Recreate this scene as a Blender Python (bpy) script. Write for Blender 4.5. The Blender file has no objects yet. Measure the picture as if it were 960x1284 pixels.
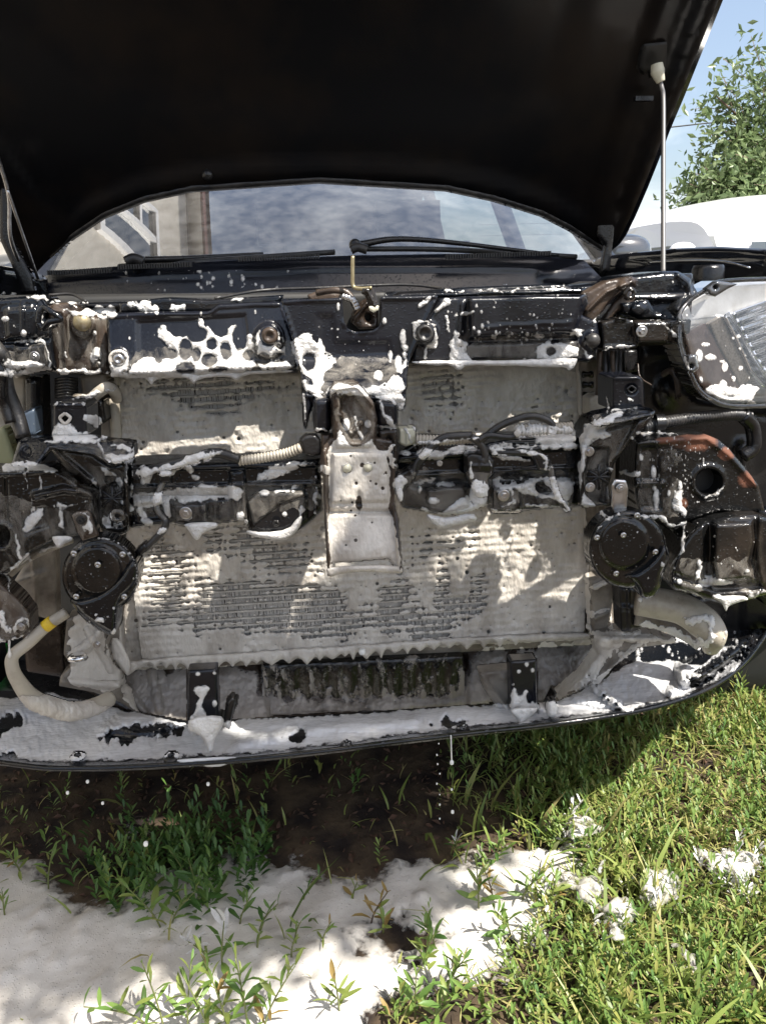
import bpy, math, random
import numpy as np
from mathutils import Vector, Matrix
from mathutils.bvhtree import BVHTree
rng = np.random.default_rng(7); random.seed(7)
sc = bpy.context.scene; COL = sc.collection

# ------------------------------------------------------------------ camera
FPX, CX, CY = 970., 480., 642.
PITCH, YAW, ROLL = map(math.radians, (16.5, 5., 1.8))
def _rx(a):
    c, s = math.cos(a), math.sin(a); return np.array([[1,0,0],[0,c,-s],[0,s,c]])
def _rz(a):
    c, s = math.cos(a), math.sin(a); return np.array([[c,-s,0],[s,c,0],[0,0,1]])
RM = _rz(-YAW) @ _rx(math.pi/2-PITCH) @ _rz(-ROLL)
C0 = np.array([0, 0, .95])
cam = bpy.data.cameras.new('camera'); camo = bpy.data.objects.new('camera', cam); COL.objects.link(camo)
cam.sensor_fit = 'VERTICAL'; cam.sensor_height = 36; cam.lens = FPX/1284*36
cam.clip_start = .02; cam.clip_end = 2000
camo.matrix_world = Matrix.Translation(C0) @ Matrix(RM.tolist()).to_4x4()
sc.camera = camo

# ------------------------------------------------------------------ sky, sun, exposure
SUN = np.array([.45, -.49, 1.]); SUN /= np.linalg.norm(SUN)
elev = math.asin(SUN[2]); azim = math.atan2(SUN[0], SUN[1])
w = bpy.data.worlds.new('World'); sc.world = w; w.use_nodes = True
nt = w.node_tree; nt.nodes.clear(); N = nt.nodes.new; L = nt.links.new
out = N('ShaderNodeOutputWorld'); bg = N('ShaderNodeBackground'); sky = N('ShaderNodeTexSky')
sky.sky_type = 'NISHITA'; sky.sun_disc = False; sky.sun_elevation = elev; sky.sun_rotation = azim
sky.air_density = 1.0; sky.dust_density = 2.5
tc = N('ShaderNodeTexCoord'); dv = N('ShaderNodeMapping'); dv.inputs['Scale'].default_value = (1, 1, 2.0); dv.inputs['Rotation'].default_value = (.15, .1, 2.1)
L(tc.outputs['Generated'], dv.inputs[0])
nz = N('ShaderNodeTexNoise'); nz.inputs['Scale'].default_value = 3.0; nz.inputs['Detail'].default_value = 9; nz.inputs['Distortion'].default_value = .5
nz.inputs['Roughness'].default_value = .58
L(dv.outputs[0], nz.inputs['Vector'])
rp = N('ShaderNodeValToRGB'); rp.color_ramp.elements[0].position = .47; rp.color_ramp.elements[1].position = .70; L(nz.outputs['Fac'], rp.inputs[0])
mul = N('ShaderNodeMath'); mul.operation = 'MULTIPLY'; mul.operation = 'MULTIPLY_ADD'; mul.inputs[1].default_value = .80; mul.inputs[2].default_value = .10; L(rp.outputs[0], mul.inputs[0])
mx = N('ShaderNodeMixRGB'); mx.inputs[2].default_value = (7.2, 7.6, 8.2, 1); L(mul.outputs[0], mx.inputs[0]); L(sky.outputs[0], mx.inputs[1])
L(mx.outputs[0], bg.inputs[0]); bg.inputs[1].default_value = .098; L(bg.outputs[0], out.inputs[0])
sl = bpy.data.lights.new('sun', 'SUN'); sl.energy = 5; sl.angle = math.radians(.55); sl.color = (1, .95, .87)
so = bpy.data.objects.new('sun', sl); COL.objects.link(so)
so.rotation_euler = Vector(SUN.tolist()).to_track_quat('Z', 'Y').to_euler(); so.location = (3, -3, 6)
vs = sc.view_settings; vs.view_transform = 'Standard'; vs.look = 'None'; vs.gamma = 1; vs.exposure = 1.05

# ------------------------------------------------------------------ helpers: rays
def rays(px, py):
    px = np.asarray(px, float); py = np.asarray(py, float)
    d = np.stack([(px-CX)/FPX, -(py-CY)/FPX, -np.ones_like(px+py)], -1)
    return d @ RM.T
def PY(px, py, Y):
    d = rays(px, py); t = np.asarray(Y)/d[..., 1]; return C0 + d*t[..., None]
def PZ(px, py, z):
    d = rays(px, py); t = (np.asarray(z)-C0[2])/d[..., 2]; return C0 + d*t[..., None]
def P1(px, py, Y): return Vector(PY(px, py, Y).tolist())

# ------------------------------------------------------------------ helpers: noise
def vnoise(X, Y, s, seed=0, sy=None):
    sy = sy or s
    r = np.random.default_rng(seed); G = r.random((256, 256))
    x = np.asarray(X)/s; y = np.asarray(Y)/sy
    xi = np.floor(x).astype(int); yi = np.floor(y).astype(int); fx = x-xi; fy = y-yi
    fx = fx*fx*(3-2*fx); fy = fy*fy*(3-2*fy)
    a = G[yi % 256, xi % 256]; b = G[yi % 256, (xi+1) % 256]; c = G[(yi+1) % 256, xi % 256]; d = G[(yi+1) % 256, (xi+1) % 256]
    return (a*(1-fx)+b*fx)*(1-fy)+(c*(1-fx)+d*fx)*fy
def fbm(X, Y, s, seed=0, sy=None, n=4):
    v = 0; a = 1; t = 0
    for k in range(n):
        v = v+a*(vnoise(X, Y, s/2**k, seed+k*13, (sy or s)/2**k)-.5); t += a; a *= .55
    return v/t*2

# ------------------------------------------------------------------ helpers: materials
def newmat(name):
    m = bpy.data.materials.new(name); m.use_nodes = True
    return m, m.node_tree, m.node_tree.nodes['Principled BSDF']
def mat(name, col, rough=.5, metal=0, col2=None, nscale=20, lo=.4, hi=.7, amt=1., rough2=None, bump=.0, bscale=80, coat=0, spec=.5, drops=0, stretch=None, sss=0):
    m, t, b = newmat(name); N = t.nodes.new; L = t.links.new
    b.inputs['Base Color'].default_value = (*col, 1); b.inputs['Roughness'].default_value = rough
    b.inputs['Metallic'].default_value = metal; b.inputs['Coat Weight'].default_value = coat
    b.inputs['Specular IOR Level'].default_value = spec; b.inputs['Coat Roughness'].default_value = .06
    tc = N('ShaderNodeTexCoord')
    src = tc.outputs['Object']
    if stretch:
        mp = N('ShaderNodeMapping'); mp.inputs['Scale'].default_value = stretch; L(src, mp.inputs[0]); src = mp.outputs[0]
    if col2:
        nz = N('ShaderNodeTexNoise'); nz.inputs['Scale'].default_value = nscale; nz.inputs['Detail'].default_value = 7
        nz.inputs['Roughness'].default_value = .62; L(src, nz.inputs['Vector'])
        mr = N('ShaderNodeMapRange'); mr.inputs[1].default_value = lo; mr.inputs[2].default_value = hi; mr.inputs[4].default_value = amt
        L(nz.outputs['Fac'], mr.inputs[0])
        mx = N('ShaderNodeMixRGB'); mx.inputs[1].default_value = (*col, 1); mx.inputs[2].default_value = (*col2, 1)
        L(mr.outputs[0], mx.inputs[0]); L(mx.outputs[0], b.inputs['Base Color'])
        if rough2 is not None:
            m2 = N('ShaderNodeMapRange'); m2.inputs[3].default_value = rough; m2.inputs[4].default_value = rough2
            L(mr.outputs[0], m2.inputs[0]); L(m2.outputs[0], b.inputs['Roughness'])
    nrm = None
    if bump:
        nb = N('ShaderNodeTexNoise'); nb.inputs['Scale'].default_value = bscale; nb.inputs['Detail'].default_value = 5; L(src, nb.inputs['Vector'])
        bp = N('ShaderNodeBump'); bp.inputs['Strength'].default_value = bump; bp.inputs['Distance'].default_value = .004
        L(nb.outputs['Fac'], bp.inputs['Height']); nrm = bp.outputs[0]; L(nrm, b.inputs['Normal'])
    if drops:
        vo = N('ShaderNodeTexVoronoi'); vo.inputs['Scale'].default_value = 190; L(tc.outputs['Object'], vo.inputs['Vector'])
        mr = N('ShaderNodeMapRange'); mr.inputs[1].default_value = .32; mr.inputs[2].default_value = .0; L(vo.outputs['Distance'], mr.inputs[0])
        bp = N('ShaderNodeBump'); bp.inputs['Strength'].default_value = drops; bp.inputs['Distance'].default_value = .0015
        L(mr.outputs[0], bp.inputs['Height'])
        if nrm: L(nrm, bp.inputs['Normal'])
        L(bp.outputs[0], b.inputs['Normal'])
    if sss:
        b.inputs['Subsurface Weight'].default_value = sss; b.inputs['Subsurface Radius'].default_value = (1, .9, .8); b.inputs['Subsurface Scale'].default_value = .004
    return m
M = {}
M['black'] = mat('wet_black_enamel', (.004, .005, .007), .11, col2=(.035, .028, .022), nscale=9, lo=.5, hi=.75, amt=.4, rough2=.3, bump=.25, bscale=45, drops=.35)
M['grime'] = mat('grimy_black_metal', (.006, .006, .006), .13, col2=(.06, .044, .032), nscale=11, lo=.47, hi=.74, amt=.5, rough2=.32, bump=.3, bscale=60, drops=.4)
M['plastic'] = mat('black_plastic', (.006, .006, .007), .25, col2=(.03, .026, .022), nscale=14, lo=.45, hi=.8, amt=.5, rough2=.5, bump=.15, bscale=250)
M['satin'] = mat('satin_black_steel', (.005, .006, .010), .2, col2=(.025, .025, .028), nscale=6, lo=.4, hi=.8, amt=.5, rough2=.36, bump=.08, bscale=60, drops=.2)
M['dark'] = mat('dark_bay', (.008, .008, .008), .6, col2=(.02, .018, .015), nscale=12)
M['hoodin'] = mat('hood_underside_paint', (.0035, .0038, .005), .4, col2=(.020, .013, .008), nscale=3.5, lo=.45, hi=.75, amt=.8, rough2=.6, bump=.05, bscale=30, spec=.16)
M['paint'] = mat('black_car_paint', (.006, .007, .010), .12, coat=1, col2=(.02, .02, .022), nscale=8, amt=.4)
M['brown'] = mat('brown_grimed_metal', (.014, .010, .008), .16, col2=(.085, .06, .043), nscale=16, lo=.38, hi=.68, rough2=.5, bump=.35, bscale=60, drops=.3)
M['dirt'] = mat('muddy_shell', (.27, .24, .20), .5, col2=(.07, .055, .042), nscale=13, lo=.42, hi=.68, rough2=.3, bump=.4, bscale=70)
M['alu'] = mat('coated_fins', (.50, .47, .43), .5, metal=0, col2=(.26, .24, .21), nscale=22, lo=.5, hi=.75, bump=.3, bscale=200)
M['tubem'] = mat('radiator_tube', (.54, .51, .46), .45, metal=0, col2=(.32, .29, .25), nscale=40, bump=.5, bscale=160)
M['steel'] = mat('zinc_bolt', (.55, .55, .56), .28, metal=1, col2=(.3, .28, .25), nscale=60)
M['rust'] = mat('rusting_black_plate', (.006, .006, .006), .14, col2=(.20, .065, .022), nscale=9, lo=.54, hi=.66, rough2=.7, bump=.3, bscale=120, drops=.4)
M['rodm'] = mat('dull_rod', (.22, .21, .20), .4, metal=.7)
def rustmat():
    m = mat('rusting_black_plate', (.006, .006, .006), .14, bump=.3, bscale=120, drops=.4); t = m.node_tree; N = t.nodes.new; L = t.links.new; b = t.nodes['Principled BSDF']
    tc = N('ShaderNodeTexCoord'); nz = N('ShaderNodeTexNoise'); nz.inputs['Scale'].default_value = 34; nz.inputs['Detail'].default_value = 8; L(tc.outputs['Object'], nz.inputs['Vector']); last = None
    for (p, q, r_) in (((845, 549), (900, 557), .024), ((905, 562), (915, 572), .014), ((936, 596), (944, 608), .018), ((852, 628), (856, 636), .012), ((824, 552), (840, 550), .010)):
        c = (P1(*p, .985)+P1(*q, .985))/2; h = max(.001, abs(P1(*p, .985).x-P1(*q, .985).x)/2)
        sb_ = N('ShaderNodeVectorMath'); sb_.operation = 'SUBTRACT'; sb_.inputs[1].default_value = c; L(tc.outputs['Object'], sb_.inputs[0])
        sc_ = N('ShaderNodeVectorMath'); sc_.operation = 'MULTIPLY'; sc_.inputs[1].default_value = (r_/(r_+h), 1, 1); L(sb_.outputs[0], sc_.inputs[0])
        ln = N('ShaderNodeVectorMath'); ln.operation = 'LENGTH'; L(sc_.outputs[0], ln.inputs[0])
        mr = N('ShaderNodeMapRange'); mr.inputs[1].default_value = r_*1.4; mr.inputs[2].default_value = 0; L(ln.outputs['Value'], mr.inputs[0])
        if last is None: last = mr.outputs[0]
        else:
            mxx = N('ShaderNodeMath'); mxx.operation = 'MAXIMUM'; L(last, mxx.inputs[0]); L(mr.outputs[0], mxx.inputs[1]); last = mxx.outputs[0]
    ad = N('ShaderNodeMath'); ad.operation = 'ADD'; L(last, ad.inputs[0]); L(nz.outputs['Fac'], ad.inputs[1])
    rr = N('ShaderNodeMapRange'); rr.inputs[1].default_value = .95; rr.inputs[2].default_value = 1.2; L(ad.outputs[0], rr.inputs[0])
    mx = N('ShaderNodeMixRGB'); mx.inputs[1].default_value = (.006, .006, .006, 1); mx.inputs[2].default_value = (.13, .048, .024, 1); L(rr.outputs[0], mx.inputs[0]); L(mx.outputs[0], b.inputs['Base Color'])
    r3 = N('ShaderNodeMapRange'); r3.inputs[3].default_value = .14; r3.inputs[4].default_value = .75; L(rr.outputs[0], r3.inputs[0]); L(r3.outputs[0], b.inputs['Roughness']); return m
M['rust'] = rustmat()
M['zinc'] = mat('yellowed_zinc', (.42, .36, .22), .4, metal=.8, col2=(.2, .15, .08), nscale=40)
M['hose'] = mat('soapy_hose', (.42, .38, .31), .42, col2=(.16, .13, .10), nscale=14, lo=.45, hi=.7, bump=.35, bscale=60)
M['rubber'] = mat('black_rubber', (.014, .014, .015), .4, col2=(.05, .045, .04), nscale=30, bump=.2, bscale=200)
M['tyre'] = mat('tyre_rubber', (.022, .021, .020), .6, col2=(.07, .06, .05), nscale=12, bump=.3, bscale=120)
M['green'] = mat('green_plastic', (.03, .42, .04), .35)
M['cream'] = mat('cream_plastic', (.62, .60, .47), .35, col2=(.5, .47, .36), nscale=40)
M['yellow'] = mat('yellow_sticker', (.75, .52, .03), .5, col2=(.5, .33, .03), nscale=80)
M['foam'] = mat('shampoo_foam', (.74, .725, .70), .34, col2=(.50, .48, .45), nscale=34, lo=.4, hi=.7, drops=.5, bump=.55, bscale=330, sss=.15)
M['foamd'] = mat('dirty_foam', (.62, .58, .52), .28, col2=(.36, .32, .275), nscale=24, lo=.42, hi=.72, bump=.45, bscale=260, stretch=(1, 1, .38), sss=.1)
M['foamk'] = mat('thin_grey_foam', (.24, .22, .20), .25, col2=(.07, .06, .05), nscale=11, lo=.40, hi=.66, bump=.4, bscale=120, stretch=(1.6, 1, .5))
M['foamt'] = mat('tray_foam', (.76, .76, .76), .22, col2=(.42, .42, .43), nscale=9, lo=.4, hi=.7, bump=.45, bscale=200, stretch=(.35, 1, 1))
M['foamg'] = mat('ground_foam', (.62, .59, .545), .5, col2=(.42, .385, .34), nscale=7, lo=.44, hi=.72, drops=.6, bump=.35, bscale=70, sss=.1)
M['chrome'] = mat('lamp_chrome', (.85, .85, .86), .12, metal=1)
M['amber'] = mat('amber_brown_reflector', (.20, .12, .085), .3, col2=(.30, .20, .15), nscale=60, bump=.2, bscale=400)
M['mesh'] = mat('reflector_grid', (.45, .36, .26), .35, metal=.3, col2=(.18, .13, .09), nscale=300)
M['soil'] = mat('damp_soil', (.055, .036, .025), .9, col2=(.115, .085, .055), nscale=9, lo=.35, hi=.7, bump=1., bscale=60)
M['bark'] = mat('bark', (.14, .10, .07), .9, col2=(.07, .05, .035), nscale=14, bump=.6, bscale=40)
M['white'] = mat('white_paint', (.80, .80, .80), .25, coat=.5)
M['siding'] = mat('cream_siding', (.66, .62, .54), .55, col2=(.58, .54, .47), nscale=5)
M['brownp'] = mat('brown_trim', (.17, .07, .05), .5, col2=(.12, .05, .035), nscale=8)
M['wframe'] = mat('white_window_frame', (.8, .8, .8), .35)
M['wire'] = mat('power_cable', (.03, .03, .03), .6)
M['seat'] = mat('seat_cloth', (.03, .03, .033), .9, col2=(.05, .05, .05), nscale=200)
M['wetdrop'] = mat('foam_drop', (.8, .79, .75), .12)
def leafmat(name, cols, trans=.3):
    m, t, b = newmat(name); N = t.nodes.new; L = t.links.new
    b.inputs['Roughness'].default_value = .42; b.inputs['Specular IOR Level'].default_value = .4
    at = N('ShaderNodeAttribute'); at.attribute_name = 'tint'
    cr = N('ShaderNodeValToRGB'); cr.color_ramp.elements[0].color = (*cols[0], 1); cr.color_ramp.elements[1].color = (*cols[-1], 1)
    for k in range(1, len(cols)-1):
        e = cr.color_ramp.elements.new(k/(len(cols)-1)); e.color = (*cols[k], 1)
    L(at.outputs['Fac'], cr.inputs[0]); L(cr.outputs[0], b.inputs['Base Color'])
    tr = N('ShaderNodeBsdfTranslucent'); L(cr.outputs[0], tr.inputs[0])
    ms = N('ShaderNodeMixShader'); ms.inputs[0].default_value = trans
    L(b.outputs[0], ms.inputs[1]); L(tr.outputs[0], ms.inputs[2]); L(ms.outputs[0], t.nodes['Material Output'].inputs[0])
    return m
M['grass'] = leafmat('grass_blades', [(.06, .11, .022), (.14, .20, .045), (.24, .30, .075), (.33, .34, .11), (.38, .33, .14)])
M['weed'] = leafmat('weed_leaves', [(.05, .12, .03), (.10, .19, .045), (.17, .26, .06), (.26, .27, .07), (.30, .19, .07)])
M['crown'] = leafmat('tree_leaves', [(.08, .12, .05), (.13, .19, .08), (.19, .25, .11), (.25, .31, .16)], .3)
def glassmat(name, ior=1.5, tint=(1, 1, 1), refl=1.0, dust=0., rough=0.):
    m, t, b = newmat(name); t.nodes.remove(b); N = t.nodes.new; L = t.links.new
    tr = N('ShaderNodeBsdfTransparent'); tr.inputs[0].default_value = (*tint, 1)
    gl = N('ShaderNodeBsdfGlossy'); gl.inputs['Roughness'].default_value = rough
    fr = N('ShaderNodeFresnel'); fr.inputs[0].default_value = ior
    mu = N('ShaderNodeMath'); mu.operation = 'MULTIPLY'; mu.inputs[1].default_value = refl; mu.use_clamp = True; L(fr.outputs[0], mu.inputs[0])
    ms = N('ShaderNodeMixShader'); L(mu.outputs[0], ms.inputs[0]); L(tr.outputs[0], ms.inputs[1]); L(gl.outputs[0], ms.inputs[2]); o = ms.outputs[0]
    if dust:
        df = N('ShaderNodeBsdfDiffuse'); df.inputs[0].default_value = (.6, .6, .6, 1)
        nz = N('ShaderNodeTexNoise'); nz.inputs['Scale'].default_value = 30; nz.inputs['Detail'].default_value = 8; tc = N('ShaderNodeTexCoord'); L(tc.outputs['Object'], nz.inputs['Vector'])
        mr = N('ShaderNodeMapRange'); mr.inputs[1].default_value = .35; mr.inputs[2].default_value = .75; mr.inputs[4].default_value = dust; mr.inputs[3].default_value = dust*.2
        L(nz.outputs['Fac'], mr.inputs[0]); m2 = N('ShaderNodeMixShader'); L(mr.outputs[0], m2.inputs[0]); L(o, m2.inputs[1]); L(df.outputs[0], m2.inputs[2]); o = m2.outputs[0]
    L(o, t.nodes['Material Output'].inputs[0]); return m
M['glass'] = glassmat('windscreen_glass', 1.62, (.84, .90, .87), 3.0, dust=.08)
M['sideglass'] = glassmat('side_glass', 1.5, (.9, .93, .93))
M['lens'] = glassmat('headlamp_lens', 1.55, (.95, .95, .95), 1.3, dust=.03, rough=.02)
def filmmat():
    m, t, b = newmat('milky_soap_film'); N = t.nodes.new; L = t.links.new; b.inputs['Base Color'].default_value = (.50, .46, .40, 1); b.inputs['Roughness'].default_value = .3
    tc = N('ShaderNodeTexCoord'); nz = N('ShaderNodeTexNoise'); nz.inputs['Scale'].default_value = 38; nz.inputs['Detail'].default_value = 8; nz.inputs['Roughness'].default_value = .65; nz.inputs['Distortion'].default_value = .8
    mp = N('ShaderNodeMapping'); mp.inputs['Scale'].default_value = (1, 1, .55); L(tc.outputs['Object'], mp.inputs[0]); L(mp.outputs[0], nz.inputs['Vector'])
    mr = N('ShaderNodeMapRange'); mr.inputs[1].default_value = .40; mr.inputs[2].default_value = .72; mr.inputs[3].default_value = 0; mr.inputs[4].default_value = .45; L(nz.outputs['Fac'], mr.inputs[0])
    tr = N('ShaderNodeBsdfTransparent'); ms = N('ShaderNodeMixShader'); L(mr.outputs[0], ms.inputs[0]); L(tr.outputs[0], ms.inputs[1]); L(b.outputs[0], ms.inputs[2]); L(ms.outputs[0], t.nodes['Material Output'].inputs[0]); return m
def thin(m, width, amp, sc_=120):
    t = m.node_tree; N = t.nodes.new; L = t.links.new; o = t.nodes['Material Output']; b = o.inputs[0].links[0].from_socket
    at = N('ShaderNodeAttribute'); at.attribute_name = 'tint'; tc = N('ShaderNodeTexCoord'); nz = N('ShaderNodeTexNoise'); nz.inputs['Scale'].default_value = sc_; nz.inputs['Detail'].default_value = 6; L(tc.outputs['Object'], nz.inputs['Vector'])
    v = N('ShaderNodeTexVoronoi'); v.inputs['Scale'].default_value = sc_*2.2; L(tc.outputs['Object'], v.inputs['Vector'])
    m1 = N('ShaderNodeMath'); m1.operation = 'DIVIDE'; m1.inputs[1].default_value = width; L(at.outputs['Fac'], m1.inputs[0])
    m2 = N('ShaderNodeMath'); m2.operation = 'SUBTRACT'; m2.inputs[1].default_value = .5; L(nz.outputs['Fac'], m2.inputs[0])
    m3 = N('ShaderNodeMath'); m3.operation = 'MULTIPLY_ADD'; m3.inputs[1].default_value = amp; L(m2.outputs[0], m3.inputs[0]); L(m1.outputs[0], m3.inputs[2])
    m4 = N('ShaderNodeMath'); m4.operation = 'MULTIPLY_ADD'; m4.inputs[1].default_value = -.45; L(v.outputs['Distance'], m4.inputs[0]); L(m3.outputs[0], m4.inputs[2])
    m5 = N('ShaderNodeMath'); m5.operation = 'ADD'; m5.inputs[1].default_value = .32; m5.use_clamp = True; L(m4.outputs[0], m5.inputs[0])
    tr = N('ShaderNodeBsdfTransparent'); ms = N('ShaderNodeMixShader'); L(m5.outputs[0], ms.inputs[0]); L(tr.outputs[0], ms.inputs[1]); L(b, ms.inputs[2]); L(ms.outputs[0], o.inputs[0])
    return m
for k_ in ('foam', 'foamd', 'foamt', 'foamk'): M[k_+'_thin'] = thin(M[k_].copy(), {'foam': 2.0, 'foamd': .8, 'foamt': 2.5, 'foamk': 4.}[k_], {'foam': 2.4, 'foamd': 1.2, 'foamt': 2., 'foamk': 2.4}[k_])
M['foamg_thin'] = thin(M['foamg'].copy(), .03, 2.2, 60)
M['film'] = filmmat()
M['pane'] = mat('house_pane', (.03, .04, .045), .05, coat=1)

# ------------------------------------------------------------------ helpers: objects
REG = []                      # surfaces that foam can cling to: (verts, faces, object)
def link(o, parent=None, kind=None, label=None, cat=None, group=None):
    COL.objects.link(o)
    if parent:
        o.parent = parent; o.matrix_parent_inverse = PWI(parent)
    if kind: o['kind'] = kind
    if label: o['label'] = label
    if cat: o['category'] = cat
    if group: o['group'] = group
    return o
def wm(o):
    m = Matrix.LocRotScale(o.location, o.rotation_euler, o.scale)
    return (wm(o.parent) @ o.matrix_parent_inverse @ m) if o.parent else m
def PWI(p): return wm(p).inverted()
def empty(name, loc, label, cat, group=None, rz=0):
    o = bpy.data.objects.new(name, None); o.location = loc; o.rotation_euler = (0, 0, rz); o.empty_display_size = .05
    return link(o, None, None, label, cat, group)
def mk(name, V, F, m, parent=None, smooth=True, reg=False, tint=None, **kw):
    me = bpy.data.meshes.new(name)
    if isinstance(F, np.ndarray):
        V = np.asarray(V, np.float32); k = F.shape[1]
        me.vertices.add(len(V)); me.vertices.foreach_set('co', V.ravel())
        me.loops.add(F.size); me.loops.foreach_set('vertex_index', F.astype(np.int32).ravel())
        me.polygons.add(len(F)); me.polygons.foreach_set('loop_start', np.arange(0, F.size, k, dtype=np.int32))
        me.update(calc_edges=True)
    else:
        me.from_pydata([tuple(map(float, v)) for v in V], [], F); me.update()
    me.polygons.foreach_set('use_smooth', np.full(len(me.polygons), smooth))
    if tint is not None:
        a = me.attributes.new('tint', 'FLOAT', 'POINT'); a.data.foreach_set('value', np.asarray(tint, np.float32))
    me.materials.append(m)
    o = bpy.data.objects.new(name, me); link(o, parent, **kw)
    if reg: REG.append((V, F if not isinstance(F, np.ndarray) else F.tolist(), o))
    return o

# ------------------------------------------------------------------ helpers: outline fields (signed distance, positive inside)
def chaikin(p, n):
    p = np.asarray(p, float)
    for _ in range(n):
        q = np.roll(p, -1, 0); p = np.stack([p*.75+q*.25, p*.25+q*.75], 1).reshape(-1, 2)
    return p
def sdp(pts, X, Y):
    p = np.asarray(pts, float); d = np.full(X.shape, 1e9); ins = np.zeros(X.shape, bool)
    for i in range(len(p)):
        a, b = p[i], p[(i+1) % len(p)]; e = b-a; wx = X-a[0]; wy = Y-a[1]
        t = np.clip((wx*e[0]+wy*e[1])/max(e@e, 1e-9), 0, 1); d = np.minimum(d, (wx-t*e[0])**2+(wy-t*e[1])**2)
        c = (a[1] > Y) != (b[1] > Y)
        if b[1] != a[1]: ins ^= c & (X < e[0]*(Y-a[1])/(b[1]-a[1])+a[0])
    return np.where(ins, 1, -1)*np.sqrt(d)
def sdl(pts, X, Y):
    p = np.asarray(pts, float); d = np.full(X.shape, 1e9)
    for a, b in zip(p[:-1], p[1:]):
        e = b-a; wx = X-a[0]; wy = Y-a[1]; t = np.clip((wx*e[0]+wy*e[1])/max(e@e, 1e-9), 0, 1)
        d = np.minimum(d, (wx-t*e[0])**2+(wy-t*e[1])**2)
    return np.sqrt(d)
def ss(x): x = np.clip(x, 0, 1); return x*x*(3-2*x)
# reliefs (metres towards the viewer's side of the part)
def rE(cx, cy, rx, ry, h, e=.35): return lambda X, Y: h*ss((1-np.hypot((X-cx)/rx, (Y-cy)/ry))/e)
def rL(pts, w_, h): return lambda X, Y: h*ss(1-sdl(pts, X, Y)/w_)
def rP(pts, h, w_=4, sm=0): 
    q = chaikin(pts, sm) if sm else pts
    return lambda X, Y: h*ss(sdp(q, X, Y)/w_)
def march(f, xs, ys):
    """surface cells where f>0, boundary interpolated; returns px, py, f, faces, boundary segments"""
    f = f.copy(); f[0, :] = f[-1, :] = -1; f[:, 0] = f[:, -1] = -1
    ny, nx = f.shape; ins = f > 0; idx = -np.ones(f.shape, int); idx[ins] = np.arange(ins.sum())
    yy, xx = np.nonzero(ins); vx = list(xs[xx]); vy = list(ys[yy]); vf = list(f[ins])
    c = np.stack([idx[:-1, :-1], idx[:-1, 1:], idx[1:, 1:], idx[1:, :-1]], -1)
    n = (c >= 0).sum(-1); full = c[n == 4]; F = full.tolist(); segs = []; cache = {}
    J, I = np.nonzero((n > 0) & (n < 4))
    for j, i in zip(J.tolist(), I.tolist()):
        cs = [(j, i), (j, i+1), (j+1, i+1), (j+1, i)]; poly = []; cr = []
        for k in range(4):
            a, b = cs[k], cs[(k+1) % 4]
            if ins[a]: poly.append(int(idx[a]))
            if ins[a] != ins[b]:
                key = (a, b) if a < b else (b, a)
                v = cache.get(key)
                if v is None:
                    fa, fb = f[key[0]], f[key[1]]; t = fa/(fa-fb); (ja, ia), (jb, ib) = key
                    v = len(vx); cache[key] = v
                    vx.append(xs[ia]+(xs[ib]-xs[ia])*t); vy.append(ys[ja]+(ys[jb]-ys[ja])*t); vf.append(0.)
                poly.append(v); cr.append((len(poly)-1, v, ins[a]))
        if len(poly) >= 3:
            F.append(poly)
            if len(cr) == 2:
                segs.append((cr[0][1], cr[1][1]))
    return np.array(vx), np.array(vy), np.array(vf), [g_[::-1] for g_ in F], segs
def Ydep(Y, x, y): return Y(x, y) if callable(Y) else np.full(np.shape(x), float(Y))
def plate(name, poly, Y, m, parent, T=.012, r=3, roll=None, rel=(), holes=(), step=3, sm=0, reg=True, T3=None, **kw):
    """pressed part: traced outline at its own distance, rolled edge, embossed relief, real thickness"""
    q = chaikin(poly, sm) if sm else np.asarray(poly, float)
    x0, y0 = q.min(0)-step*1.5; x1, y1 = q.max(0)+step*1.5
    xs = np.arange(x0, x1+step, step); ys = np.arange(y0, y1+step, step); X, Yg = np.meshgrid(xs, ys)
    f = sdp(q, X, Yg)
    for h in holes:
        f = np.minimum(f, (np.hypot((X-h[0])/h[2], (Yg-h[1])/h[3])-1)*min(h[2], h[3]) if not isinstance(h[0], tuple) else -sdp(h, X, Yg))
    vx, vy, vf, F, segs = march(f, xs, ys)
    if roll is None: roll = min(.6*T, .006)
    D = Ydep(Y, vx, vy); u = np.clip(1-vf/r, 0, 1); D = D+roll*(1-np.sqrt(1-u*u*.98))
    for g in rel: D = D-g(vx, vy)
    V = PY(vx, vy, D); nV = len(V)
    if T:
        b = {}
        W = []
        for a, c in segs:
            for k in (a, c):
                if k not in b:
                    b[k] = nV+len(W); W.append(V[k]); W.append(V[k]+np.array([0, T, 0]))
            F.append([b[a], b[c], b[c]+1, b[a]+1])
        if W: V = np.vstack([V, np.array(W)])
    return mk(name, V, F, m, parent, reg=reg, **kw)
def R(x0, y0, x1, y1): return [(x0, y0), (x1, y0), (x1, y1), (x0, y1)]

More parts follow.
